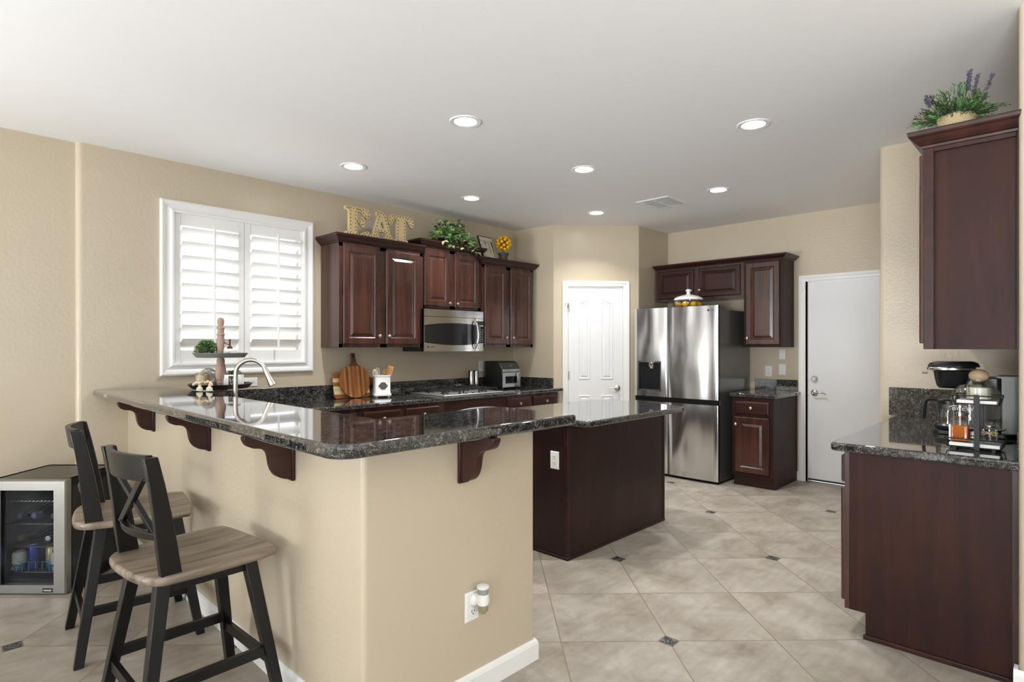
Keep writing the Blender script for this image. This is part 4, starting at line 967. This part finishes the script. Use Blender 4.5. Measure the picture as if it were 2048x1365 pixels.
MB().box(-.108, -.103, -.003, .014, 0, .265).box(-.105, .108, -.003, .014, .26, .266).build('wire_edge', M_dtray, t)
t = thing('lemon_topiary', 'small lemon ball topiary in a dark clay pot', 'topiary', (4.482, 4.473, 2.302))
MB().lathe([(0, 0), (.042, 0), (.050, .065), (.058, .066), (.060, .088), (.054, .088), (.050, .080), (0, .078)], n=24).build('pot', M_pot, t, smooth=True)
MB().tube([(0, 0, .075), (.003, 0, .11), (0, 0, .14)], .005, 8).build('stem', M_stem, t)
MB().sphere((0, 0, .190), .058, n=14, m=10).build('moss_ball', M_stem, t, smooth=True)
ga = PI*(3-math.sqrt(5))
for i in range(30):
    z = 1-2*(i+.5)/30; r_ = math.sqrt(1-z*z); a = ga*i; n_ = (r_*math.cos(a), r_*math.sin(a), z)
    MB().sphere((n_[0]*.070, n_[1]*.070, .190+n_[2]*.070), .0205, .0205, .019, 10, 7).build('lemon', M_lemon, t, smooth=True)

# dish with lemons on the refrigerator
t = thing('lidded_bowl', 'clear glass bowl with white domed lid on the refrigerator', 'bowl', (5.73, 2.95, 1.774))
MB().lathe([(0, .002), (.09, .0), (.135, .012), (.158, .040), (.160, .062), (.150, .086), (.146, .086), (.156, .062), (.152, .042), (.130, .016), (.09, .006), (0, .006)], n=40).build('glass_bowl', M_glass, t, smooth=True)
MB().lathe([(.148, .088), (.150, .096), (.142, .112), (.112, .128), (.060, .142), (.026, .150), (.018, .160), (.017, .176), (.026, .184), (.027, .196), (.018, .205), (0, .207)], n=40).build('lid', M_white, t, smooth=True)
for i, (a, rr) in enumerate([(200, .108), (245, .108), (290, .108), (335, .108), (25, .108), (70, .108), (112, .108), (156, .108), (0, 0)]):
    x = 5.73+rr*math.cos(math.radians(a-10)); y = 2.95+rr*math.sin(math.radians(a-10))
    o = MB().sphere((0, 0, 0), .036, .033, .033, 14, 10).build('lemon', M_lemon, smooth=True); o.location = (x, y, 1.774+.040); o.rotation_euler = (rv(-.3,.3), rv(-.3,.3), rv(0, 3))
    tag(o, 'lemons lying inside the glass bowl on the refrigerator', 'lemon', 'lemons in the glass bowl')
b = MB()
for i in range(26): a = rv(0, 2*PI); r_ = rv(.05, .13); b.leaf((r_*math.cos(a), r_*math.sin(a), rv(.055, .072)), (rv(-1,1), rv(-1,1), rv(-.1,.2)), .03, .014)
o = b.build('leaf_sprigs', M_dgreen, fix=False, loc=(5.73, 2.95, 1.774)); tag(o, 'green leaf sprigs among the lemons in the glass bowl', 'leaves', kind='stuff')

# lavender plant on the right cabinet
t = thing('lavender_plant', 'lavender and greenery in a burlap pot on the right cabinet', 'plant', (3.255, .385, 2.320))
MB().lathe([(0, 0), (.058, 0), (.066, .03), (.074, .080), (.070, .083), (.05, .07), (0, .068)], n=28).build('burlap_pot', M_burlap, t, smooth=True)
b = MB(); random.seed(11)
def sprig(p0, p1, n, L, Wd, mi, spread=1.0):
    p0, p1 = Vector(p0), Vector(p1); d = (p1-p0).normalized()
    b.tube([p0, (p0+p1)/2+Vector((0,0,.01)), p1], .0012, 4, mi)
    for i in range(n):
        u = .2+.8*i/n; p = p0.lerp(p1, u)+Vector((0,0,.04*u*(1-u))); a = rv(0, 2*PI); q = d.orthogonal().normalized(); q.rotate(Matrix.Rotation(a, 3, d)) if False else None
        s_ = Matrix.Rotation(a, 3, d) @ d.orthogonal().normalized()
        b.leaf(p, d*.9+s_*spread, L*(1-.4*u), Wd, s_, mi)
for i in range(120):
    a = rv(0, 2*PI); el = rv(0.0, 1.0)**1.2; rr = rv(.10, .19)
    e = Vector((math.cos(a)*rr*(1.05-el*.55), math.sin(a)*rr*(1.05-el*.55), .07+el*.135))
    sprig((math.cos(a)*.03, math.sin(a)*.03, .06), e, 15, .030, .006, random.choice((0, 0, 1, 2)))
for dx, dy, h_ in ((.0, -.035, .27), (.01, -.05, .25), (-.01, -.010, .22), (.02, -.03, .285), (-.03, .07, .19), (-.02, .075, .18), (0, -.085, .23)):
    for k in range(34):
        u = k/34; p = Vector((dx, dy, .10)).lerp(Vector((dx*1.4, dy*1.5, h_)), .5+.5*u); a = rv(0, 2*PI)
        b.leaf(p, (math.cos(a), math.sin(a), .9), .016, .011, (0,0,1), 3)
    b.tube([(dx*.5, dy*.5, .07), (dx*1.4, dy*1.5, h_)], .0014, 4, 2)
b.build('foliage', [M_dgreen, M_green, M_olive, M_lav], t, fix=False)
b = MB(); random.seed(5)
for i in range(7): b.leaf((-.01*i, .0+.010*i, -.01*i*.4), (-.3, 1, rv(-.5, .1)), .036, .012, (0, 0, 1))
for i in range(12): b.leaf((rv(-.03, .03), rv(-.05, -.01), rv(-.05, .05)), (rv(-.5, .5), rv(-.5, 1), rv(-1, .5)), .04, .014, (0, 0, 1))
b.tube([(.0, -.06, .09), (0, -.03, .02), (-.02, .02, -.01)], .0015, 5)
o = b.build('hanging_sprig', M_green, fix=False, loc=(4.585, .575, 2.155)); tag(o, 'green leaf tip poking out beside the right wall cabinet', 'plant')

# ---------------------------------------------------------------- stove counter items
t = thing('cutting_board', 'rectangular striped maple and walnut cutting board leaning on the wall', 'cutting board', (2.735, 4.628, .915)); t.rotation_euler = (math.radians(-10), 0, 0)
def rrect(x0, x1, z0, z1, r, n=5): return arc(x1-r, z0+r, r, 270, 360, n)+arc(x1-r, z1-r, r, 0, 90, n)+arc(x0+r, z1-r, r, 90, 180, n)+arc(x0+r, z0+r, r, 180, 270, n)
MB().prism(rrect(-.175, .175, 0, .235, .02), -.010, .010, 'xz').build('board', M_bamboo, t, bevel=.003)
t = thing('paddle_board', 'round acacia paddle board with handle leaning on the cutting board', 'cutting board', (2.745, 4.585, .916)); t.rotation_euler = (math.radians(-9), 0, 0)
R0 = .150
disc = arc(0, R0, R0, -245, 65, 40)
hd = [(.028, .318), (.022, .36), (.022, .395), (.019, .402), (-.019, .402), (-.022, .395), (-.022, .36), (-.028, .318)]
MB().prism([(-.05, .29)][:0] + disc, -.009, .009, 'xz').build('board', M_acacia, t, bevel=.003)
MB().prism([(.063, .284), (.040, .300)] + hd + [(-.040, .300), (-.063, .284), (-.02, .20), (.02, .20)], -.0085, .0085, 'xz').build('handle', M_acaciad, t, bevel=.003)
MB().lathe([(.007, -.0105), (.012, -.0105), (.012, -.008), (.007, -.008)], (0, 0, .375), 16, axis='y').build('grommet', M_dtray, t)
t = thing('handled_board', 'dark wood board handle behind the round paddle board', 'cutting board', (2.89, 4.668, .915)); t.rotation_euler = (math.radians(-11), 0, 0)
MB().prism(cat([(-.12, 0), (.02, .02), (.05, .09), (.09, .115), (.125, .12), (.125, .16), (.09, .168), (.05, .19), (0, .25), (-.12, .25)], 4), -.008, .008, 'xz').build('board', M_acaciad, t, bevel=.003)
t = thing('utensil_crock', 'white footed utensil crock with a grey plaque', 'crock', (2.972, 4.53, .914))
def rsq(h, r, n=5): return [(x, y) for x, y in rrect(-h, h, -h, h, r, n)]
b = MB(); R = []
for hh, z in ((.078, .012), (.086, .016), (.086, .030), (.080, .036), (.080, .044), (.077, .050), (.077, .185), (.081, .190), (.081, .200), (.075, .2), (.073, .05)): R.append([(x, y, z) for x, y in rsq(hh*.9, .02)])
b.rings(R, True, True)
for sx in (-1, 1):
    for sy in (-1, 1): b.sphere((sx*.054, sy*.054, .008), .013, .013, .009, 10, 6)
b.build('body', M_white, t, smooth=True)
cr = thing  # noqa
b = MB().prism([(p[0]*.042, .105+p[1]*.033) for p in [(-1, 0), (-.85, .35), (-.6, .55), (-.5, .9), (0, 1), (.5, .9), (.6, .55), (.85, .35), (1, 0), (.85, -.35), (.6, -.55), (.5, -.9), (0, -1), (-.5, -.9), (-.6, -.55), (-.85, -.35)]], -.0715, -.0685, 'xz'); b.build('plaque', M_slate, t)
t.rotation_euler = (0, 0, math.radians(-22))
def in_crock(dx, dy, z): return (2.972+dx, 4.53+dy, .914+z)
r = thing('wooden_spatula', 'slotted wooden spatula standing in the white crock', 'spatula', in_crock(.02, 0, .055)); r.rotation_euler = (0, math.radians(17), math.radians(-30))
MB().cyl((0, 0, 0), (0, 0, .15), .006, 10).build('handle', M_bwood, r)
b = MB()
for x in (-.026, -.0115, .003, .0175): b.box(x, x+.0085, -.003, .003, .15, .22)
b.box(-.026, .026, -.003, .003, .215, .235).box(-.024, .024, -.003, .003, .14, .153); b.build('slotted_blade', M_bwood, r, bevel=.002)
r = thing('wooden_spoon', 'wooden spoon behind the spatula in the white crock', 'spoon', in_crock(.03, .035, .055)); r.rotation_euler = (0, math.radians(9), 0)
MB().cyl((0, 0, 0), (0, 0, .15), .005, 10).sphere((0, 0, .17), .02, .006, .028).build('spoon', M_bwood, r, smooth=True)
for k, (lab, dx, dy, tl) in enumerate([('wire whisk leaning left in the white crock', -.03, -.01, -20), ('small wire whisk upright in the white crock', -.015, .02, -6)]):
    r = thing('whisk', lab, 'whisk', in_crock(dx, dy, .055)); r.rotation_euler = (0, math.radians(tl), math.radians(20))
    MB().cyl((0, 0, 0), (0, 0, .11), .005, 10).build('handle', M_cream, r); b = MB()
    for i in range(4):
        a = i*PI/4; b.tube(cat([(0, 0, .11), (.016*math.cos(a), .016*math.sin(a), .15), (.021*math.cos(a), .021*math.sin(a), .185), (0, 0, .215), (-.021*math.cos(a), -.021*math.sin(a), .185), (-.016*math.cos(a), -.016*math.sin(a), .15), (0, 0, .11)], 3), .0016, 5)
    b.build('wires', M_cream, r, smooth=True)
for lab, x, m_ in (('stainless salt grinder left of its twin behind the cooktop', 4.125, M_dtray), ('stainless pepper grinder nearest the air fryer', 4.195, M_candle)):
    r = thing('spice_grinder', lab, 'grinder', (x, 4.60, .914), 0, 'electric salt and pepper grinders')
    MB().lathe([(0, 0), (.027, 0), (.027, .055), (0, .055)], n=20).build('glass_base', M_glass, r, smooth=True)
    MB().lathe([(0, .003), (.024, .003), (.024, .030), (0, .030)], n=20).build('spice_fill', m_, r)
    MB().lathe([(0, .055), (.0275, .055), (.0275, .19), (.024, .20), (.010, .206), (0, .207)], n=24).build('steel_body', M_steel, r, smooth=True)
    for s_ in (-1, 1): MB().box(s_*.0255-.004, s_*.0255+.004, -.012, .012, .06, .205).build('black_band', M_black, r, bevel=.003)
t = thing('air_fryer', 'black air fryer oven with grey glass-window front', 'air fryer', (4.39, 4.40, .914))
pf = [(0, .015), (0, .215), (.055, .285), (.09, .298), (.27, .298), (.275, .015)]
MB().prism(pf, 0, .285, 'yz').build('body', M_black, t, bevel=.006)
MB().box(.02, .05, .02, .25, 0, .016).box(.235, .265, .02, .25, 0, .016).build('feet', M_black, t)
MB().add([(.008, -.001, .218), (.277, -.001, .218), (.277, .050, .282), (.008, .050, .282)], [(0,1,2,3)]).build('touch_panel', M_blackg, t)
MB().cyl((.15, .018, .247), (.15, .020, .249), .004, 8).build('indicator', M_letterw, t)
MB().box(.006, .279, -.004, .002, .182, .214).build('trim_bar', M_steel, t, bevel=.002)
MB().panel(.006, .279, .018, .176, [(0, .002), (.002, -.004), (.04, -.004), (.042, 0), (.044, 0)]).build('drawer_front', M_grey, t)
MB().box(.05, .19, -.003, .001, .048, .15).build('drawer_window', M_blackg, t)
MB().box(.195, .232, -.045, -.015, .03, .172).build('handle', M_steel, t, bevel=.005)
MB().box(.20, .227, -.018, 0, .15, .168).box(.20, .227, -.018, 0, .035, .05).build('handle_mount', M_black, t)

# ---------------------------------------------------------------- faucet and tiered tray
t = thing('kitchen_faucet', 'tall brushed nickel gooseneck kitchen faucet', 'faucet', (1.42, 3.80, .914))
MB().lathe([(0, 0), (.028, 0), (.028, .008), (.020, .016), (.0185, .06), (0, .06)], n=24).build('base', M_nickel, t, smooth=True)
gx, gy = RX*.7+.25, RY*.7   # spout swings along the picture plane
gl = math.hypot(gx, gy); gx /= gl; gy /= gl
pts = [(0, 0, .05), (0, 0, .15), (0, 0, .27)]
for i in range(1, 13): a = PI*i/12*.90; r_ = .090; pts.append((gx*(r_-r_*math.cos(a)), gy*(r_-r_*math.cos(a)), .285+r_*math.sin(a)))
MB().tube(pts, .0135, 14).build('spout', M_nickel, t, smooth=True)
e = Vector(pts[-1]); dn = (Vector(pts[-1])-Vector(pts[-2])).normalized()
MB().tube([e-dn*.002, e+dn*.03, e+dn*.075, e+dn*.108, e+dn*.112], [.0145, .0155, .020, .0245, .022], 16).build('spray_head', M_nickel, t, smooth=True)
MB().tube([(gx*.015, gy*.015-.01, .045), (.02, -.05, .055), (.03, -.10, .085)], [.010, .007, .006], 10).build('lever', M_nickel, t, smooth=True)
tx, ty = 1.461, 4.170
t = thing('tiered_tray', 'two-tier round tray stand on a turned wooden post', 'tray', (tx, ty, .914))
def tray(z, r, mt, name): MB().lathe([(0, z), (r*.86, z), (r, z+.030), (r-.004, z+.032), (r*.84, z+.006), (0, z+.006)], n=44).build(name, mt, t, smooth=True)
tray(.177, .200, M_dtray, 'lower_tray'); tray(.385, .172, M_grayt, 'upper_tray')
MB().lathe([(0, .183), (.022, .183), (.020, .20), (.026, .215), (.022, .225), (.030, .245), (.034, .285), (.033, .31), (.024, .345), (.026, .36), (.020, .386), (0, .386)], n=24).build('post', M_turned, t, smooth=True)
MB().lathe([(0, .391), (.019, .391), (.022, .42), (.024, .48), (.023, .535), (.027, .538), (.027, .546), (.021, .55), (.022, .578), (.026, .580), (.026, .588), (.015, .596), (.022, .612), (.024, .630), (.020, .646), (.010, .654), (0, .656)], n=24).build('finial', M_turned, t, smooth=True)
MB().lathe([(0, 0), (.085, 0), (.085, .012), (.03, .03), (.022, .09), (.03, .15), (.06, .177), (0, .177)], n=28).build('foot', M_turned, t, smooth=True)
def tp(l, d, z): return (tx+RX*l+FX*d, ty+RY*l+FY*d, .914+z)     # sideways / away from the viewer
t2 = thing('boxwood_plant', 'small round boxwood plant on the upper tray', 'plant', tp(-.095, 0, .391), TH-PI/2)
MB().lathe([(0, 0), (.035, 0), (.045, .03), (.04, .03), (0, .028)], n=16).build('pot', M_white, t2, smooth=True)
b = MB(); random.seed(9)
for i in range(700):
    z = rv(-.25, 1); a = rv(0, 2*PI); r_ = math.sqrt(max(0, 1-z*z)); n_ = Vector((r_*math.cos(a), r_*math.sin(a), z)); p = Vector((0, 0, .042)) + Vector((n_.x*.072, n_.y*.07, n_.z*.062))*rv(.72, 1)
    b.leaf(p, n_+Vector((rv(-.6,.6), rv(-.6,.6), rv(-.4,.6))), .018, .010, (0, 0, 1), random.choice((0, 0, 1, 2)))
b.sphere((0, 0, .045), .052, .052, .045, 12, 8, 1)
b.build('foliage', [M_green, M_dgreen, M_lgreen], t2, fix=False)
t2 = thing('soap_pump_jar', 'white pump bottle with a bronze pump on the upper tray', 'bottle', tp(.062, 0, .391))
MB().lathe([(0, 0), (.037, 0), (.040, .006), (.040, .044), (.034, .052), (.015, .054), (0, .054)], n=28).build('jar', M_white, t2, smooth=True)
MB().lathe([(0, .054), (.018, .054), (.018, .064), (.010, .070), (.006, .074), (.005, .11), (.009, .112), (.009, .116), (0, .117)], n=16).tube([(0, 0, .078), (-.02*RX, -.02*RY, .085), (-.050*RX, -.050*RY, .105)], .003, 6).build('pump', M_stem, t2, smooth=True)
text_mesh('lettering', 'soap', .018, M_slot, t2, (-.041*FX+.006*RX, -.041*FY+.006*RY, .026), (PI/2, 0, TH-PI/2))
t2 = thing('candle_jar', 'amber candle in a glass jar on the lower tray', 'candle', tp(-.108, -.03, .183))
MB().lathe([(0, 0), (.045, 0), (.047, .006), (.047, .090), (.040, .10), (.038, .096), (.043, .088), (.043, .006), (0, .004)], n=28).build('glass', M_glass, t2, smooth=True)
MB().lathe([(0, .005), (.042, .005), (.042, .082), (0, .082)], n=28).build('wax', M_candle, t2, smooth=True)
text_mesh('lettering', 'love', .026, M_slot, t2, (-.0485*FX+.004*RX, -.0485*FY+.004*RY, .045), (PI/2, 0, TH-PI/2))
t2 = thing('decorative_ball', 'open white rattan ball leaning behind the candle', 'ornament', tp(-.115, .06, .187))
b = MB(); random.seed(2)
for i in range(11):
    ax = Vector((rv(-1,1), rv(-1,1), rv(-1,1))).normalized(); q = ax.orthogonal().normalized(); s_ = ax.cross(q); off = ax*rv(-.03, .03); rr = math.sqrt(.060**2-off.length**2)
    b.tube([Vector((0, 0, .062))+off+q*rr*math.cos(2*PI*k/20)+s_*rr*math.sin(2*PI*k/20) for k in range(20)], .0032, 5, closed=True)
b.build('strands', M_distw, t2, smooth=True)
t2 = thing('sign_box', 'small white block sign with a black panel on the lower tray', 'sign', tp(.085, -.01, .183), TH-PI/2)
MB().box(-.062, .062, 0, .035, 0, .085).build('block', M_white, t2, bevel=.002); MB().box(-.026, .030, -.0015, 0, .006, .076).build('black_panel', M_slot, t2)
text_mesh('lettering', 'LO', .032, M_letterw, t2, (.002, -.002, .050)); text_mesh('lettering', 'VE', .032, M_letterw, t2, (.002, -.002, .022))
t2 = thing('small_plant', 'small tuft of greenery behind the block sign', 'plant', tp(.055, .07, .183))
b = MB(); random.seed(4); b.lathe([(0, 0), (.03, 0), (.036, .06), (0, .06)], n=14, mi=1)
for i in range(160): a = rv(0, 2*PI); r_ = rv(0, .04); b.leaf((r_*math.cos(a), r_*math.sin(a), .07+rv(0, .03)), (math.cos(a), math.sin(a), rv(.2, 1.4)), .022, .009)
b.build('foliage', [M_green, M_pot], t2, fix=False)
b = MB()
for k, (l, d, z) in enumerate([(-.062, -.203, .222), (-.048, -.206, .229), (-.030, -.203, .226), (-.014, -.206, .231), (.004, -.204, .228), (.020, -.206, .233), (.036, -.204, .226), (.046, -.208, .214), (-.020, -.226, .206), (-.022, -.228, .224), (.040, -.226, .196), (.042, -.224, .212), (-.072, -.204, .214)]):
    b.sphere(tp(l, d, z), .0098, n=10, m=7)
gar = tag(b.build('bead_strand', M_beadw, smooth=True), 'pale wooden bead garland draped over the rim of the lower tray', 'garland')
for l, d in ((-.021, -.228), (.041, -.227)):
    MB().lathe([(0, .024), (.009, .022), (.008, .017), (.018, .012), (.020, -.008), (0, -.010)], tp(l, d, .184), 12).build('tassel', M_cream, gar, smooth=True)

# ---------------------------------------------------------------- coffee station
ang = math.radians(-90)
t = thing('tiered_stand', 'black wire two-tier stand with white trays on the coffee counter', 'stand', (3.33, .325, .914), -PI/2)
# local x -> -Y (right in the picture), local y -> +X (away)
for z, x0, x1 in ((.012, -.095, .095), (.205, -.068, .085)):
    MB().box(x0+.006, x1-.006, -.055, .055, z, z+.016).build('white_tray', M_white, t, bevel=.003)
    b = MB()
    for zz, e_ in ((z, .0), (z+.036, .008)):
        b.tube([(x0-e_, -.06-e_, zz), (x1+e_, -.06-e_, zz), (x1+e_, .06+e_, zz), (x0-e_, .06+e_, zz)], .0026, 6, closed=True)
    for x, y in ((x0, -.06), (x1, -.06), (x1, .06), (x0, .06)): b.tube([(x, y, z), (x*1.0+(.008 if x > 0 else -.008), y*1.13, z+.036)], .0026, 6)
    b.build('wire_rim', M_blackm, t)
MB().box(.002, .022, -.078, -.070, 0, .247).box(.002, .022, .070, .078, 0, .247).build('upright', M_blackm, t, bevel=.001)
MB().box(-.075, -.062, -.06, .06, 0, .012).box(.062, .075, -.06, .06, 0, .012).build('feet', M_blackm, t)
def cs(lx, ly, z): return (3.33+ly, .325-lx, .914+z)
t = thing('soap_dispenser', 'clear glass pump bottle half filled with amber liquid', 'bottle', cs(-.055, 0, .029), -PI/2)
sq = lambda h, r: rrect(-h, h, -h, h, r, 4)
R = [[(x, y, z) for x, y in sq(h, r)] for h, r, z in ((.030, .010, 0), (.036, .012, .006), (.036, .012, .088), (.030, .014, .104), (.016, .012, .114), (.0135, .010, .118))]
MB().rings(R, True, False).build('glass_bottle', M_glass, t, smooth=True)
R = [[(x, y, z) for x, y in sq(h, .008)] for h, z in ((.032, .005), (.0335, .010), (.0335, .073))]
MB().rings(R).build('amber_liquid', M_amber, t)
MB().box(-.0365, -.030, -.0365, -.0345, .006, .078).build('side_label', M_white, t)
MB().lathe([(0, .114), (.015, .114), (.015, .130), (.006, .134), (.005, .150), (.013, .152), (.013, .162), (0, .163)], n=16).tube([(0, 0, .157), (-.025, 0, .158), (-.040, 0, .150)], .004, 8).build('pump', M_chrome, t, smooth=True)
MB().cyl((0, 0, .01), (0, 0, .114), .003, 8).build('dip_tube', M_plast, t)
t = thing('glass_canister', 'round glass canister of cream powder with a beige ball stopper', 'jar', cs(.012, 0, .221), -PI/2)
MB().lathe([(0, 0), (.044, 0), (.047, .006), (.047, .058), (.042, .078), (.030, .090), (.028, .088), (.040, .076), (.045, .058), (.045, .006), (0, .004)], n=32).build('glass', M_glass, t, smooth=True)
MB().lathe([(0, .005), (.0435, .005), (.0435, .055), (0, .058)], n=32).build('powder', M_cream, t, smooth=True)
MB().sphere((0, 0, .108), .037, .037, .029, 24, 14).build('ball_stopper', M_beige, t, smooth=True)
t = thing('glass_votive', 'small clear glass jar with a flower stopper and twine bow', 'jar', cs(.050, .0, .029), -PI/2)
MB().lathe([(0, 0), (.026, 0), (.028, .004), (.028, .062), (.024, .066), (0, .066)], n=24).build('jar', M_glass, t, smooth=True)
b = MB()
for i in range(10): a = i*2*PI/10; b.leaf((0, 0, .072), (math.cos(a), math.sin(a), .6), .026, .018, (0, 0, 1))
b.sphere((0, 0, .075), .012); b.build('glass_flower', M_chrome, t, smooth=True)
b = MB().tube([(math.cos(a*.3)*.0288, math.sin(a*.3)*.0288, .048) for a in range(21)], .0016, 5, closed=True).tube(cat([(0, -.030, .048), (.018, -.036, .058), (.024, -.036, .040), (0, -.031, .048), (-.018, -.036, .058), (-.024, -.036, .040), (0, -.031, .047), (.006, -.036, .015)], 3), .0016, 5)
b.build('twine_bow', M_burlap, t)
t = thing('glass_cloche', 'clear glass dome on a silver plate behind the tiered stand', 'cloche', (3.56, .345, .914), -PI/2)
MB().lathe([(0, .064), (.105, .064), (.113, .070), (.108, .074), (.03, .070), (.02, .05), (.025, .02), (.06, .006), (.06, 0), (0, 0)][::-1], n=40).build('silver_plate', M_chrome, t, smooth=True)
MB().lathe([(.098, .074), (.098, .20), (.090, .245), (.066, .272), (.030, .283), (0, .285), (0, .283), (.030, .281), (.065, .270), (.088, .243), (.096, .20), (.096, .074)], n=40, cap=False).build('glass_dome', M_glass, t, smooth=True)
text_mesh('etched_lettering', 'BREW', .032, M_letterw, t, (-.040, -.092, .165))
MB().add([(-.062, -.078, .205), (-.045, -.088, .215), (-.026, -.093, .205), (-.043, -.089, .190)], [(0,1,2,3)]).build('etched_emblem', M_letterw, t)
t = thing('coffee_maker', 'black coffee maker with overhanging brew basket and grey water tank', 'coffee maker', (3.88, .46, .914), -PI/2)
MB().prism(rrect(-.09, .24, -.13, .15, .04), 0, .025).build('warming_base', M_black, t, bevel=.004)
MB().prism(rrect(.05, .20, -.10, .14, .03), .022, .30).build('tower', M_black, t, bevel=.004)
MB().prism(rrect(.17, .27, -.09, .13, .03), .022, .31).build('water_tank', M_tank, t, bevel=.004)
R = []
for s_, z in ((.55, .238), (.72, .25), (.86, .29), (.95, .325), (.97, .33)): R.append([(x*s_-.04*(1-s_), y*s_, z) for x, y in rrect(-.10, .12, -.10, .10, .09, 8)])
MB().rings(R).build('brew_basket', M_black, t, smooth=True)
MB().prism(rrect(-.128, .085, -.105, .105, .10, 10), .333, .350).build('silver_band', M_steel, t, bevel=.004)
R = []
for s_, z in ((1, .351), (1, .358), (.93, .372), (.75, .380)): R.append([(x*s_, y*s_, z) for x, y in rrect(-.122, .10, -.10, .10, .09, 8)])
MB().rings(R).build('lid', M_black, t, smooth=True)
MB().cyl((-.12, -.03, .318), (-.145, -.03, .318), .006, 8).build('basket_latch', M_nickel, t)
t = thing('coffee_carafe', 'glass coffee carafe with black handle and base', 'carafe', (3.80, .47, .940), -PI/2)
MB().lathe([(0, 0), (.066, 0), (.076, .010), (.078, .022), (.070, .032), (0, .032)], n=32).build('carafe_base', M_black, t, smooth=True)
MB().lathe([(.068, .032), (.066, .08), (.060, .13), (.058, .135), (.056, .13), (.064, .08), (.066, .032)], n=32, cap=False).build('glass_body', M_glass, t, smooth=True)
b = MB().tube(cat([(-.055, 0, .150), (-.095, 0, .152), (-.112, 0, .135), (-.118, 0, .08), (-.122, 0, .045)], 5), .011, 8, flat=.8).lathe([(.050, .134), (.061, .134), (.061, .150), (.050, .156), (0, .158)], n=32).box(-.062, -.052, -.010, .010, .05, .15)
b.build('handle', M_black, t, smooth=True)
t = thing('espresso_machine', 'dark appliance with a steel body at the back of the coffee counter', 'coffee machine', (4.23, .32, .914), -PI/2)
MB().prism(rrect(-.10, .12, -.14, .14, .02), 0, .24).build('body', M_black, t, bevel=.004); MB().box(-.02, .09, -.16, -.13, .16, .235).build('steel_front', M_steel, t, bevel=.003)
MB().tube([(-.06, -.16, .215), (.04, -.19, .22), (.10, -.18, .205)], .010, 8).build('handle', M_black, t)
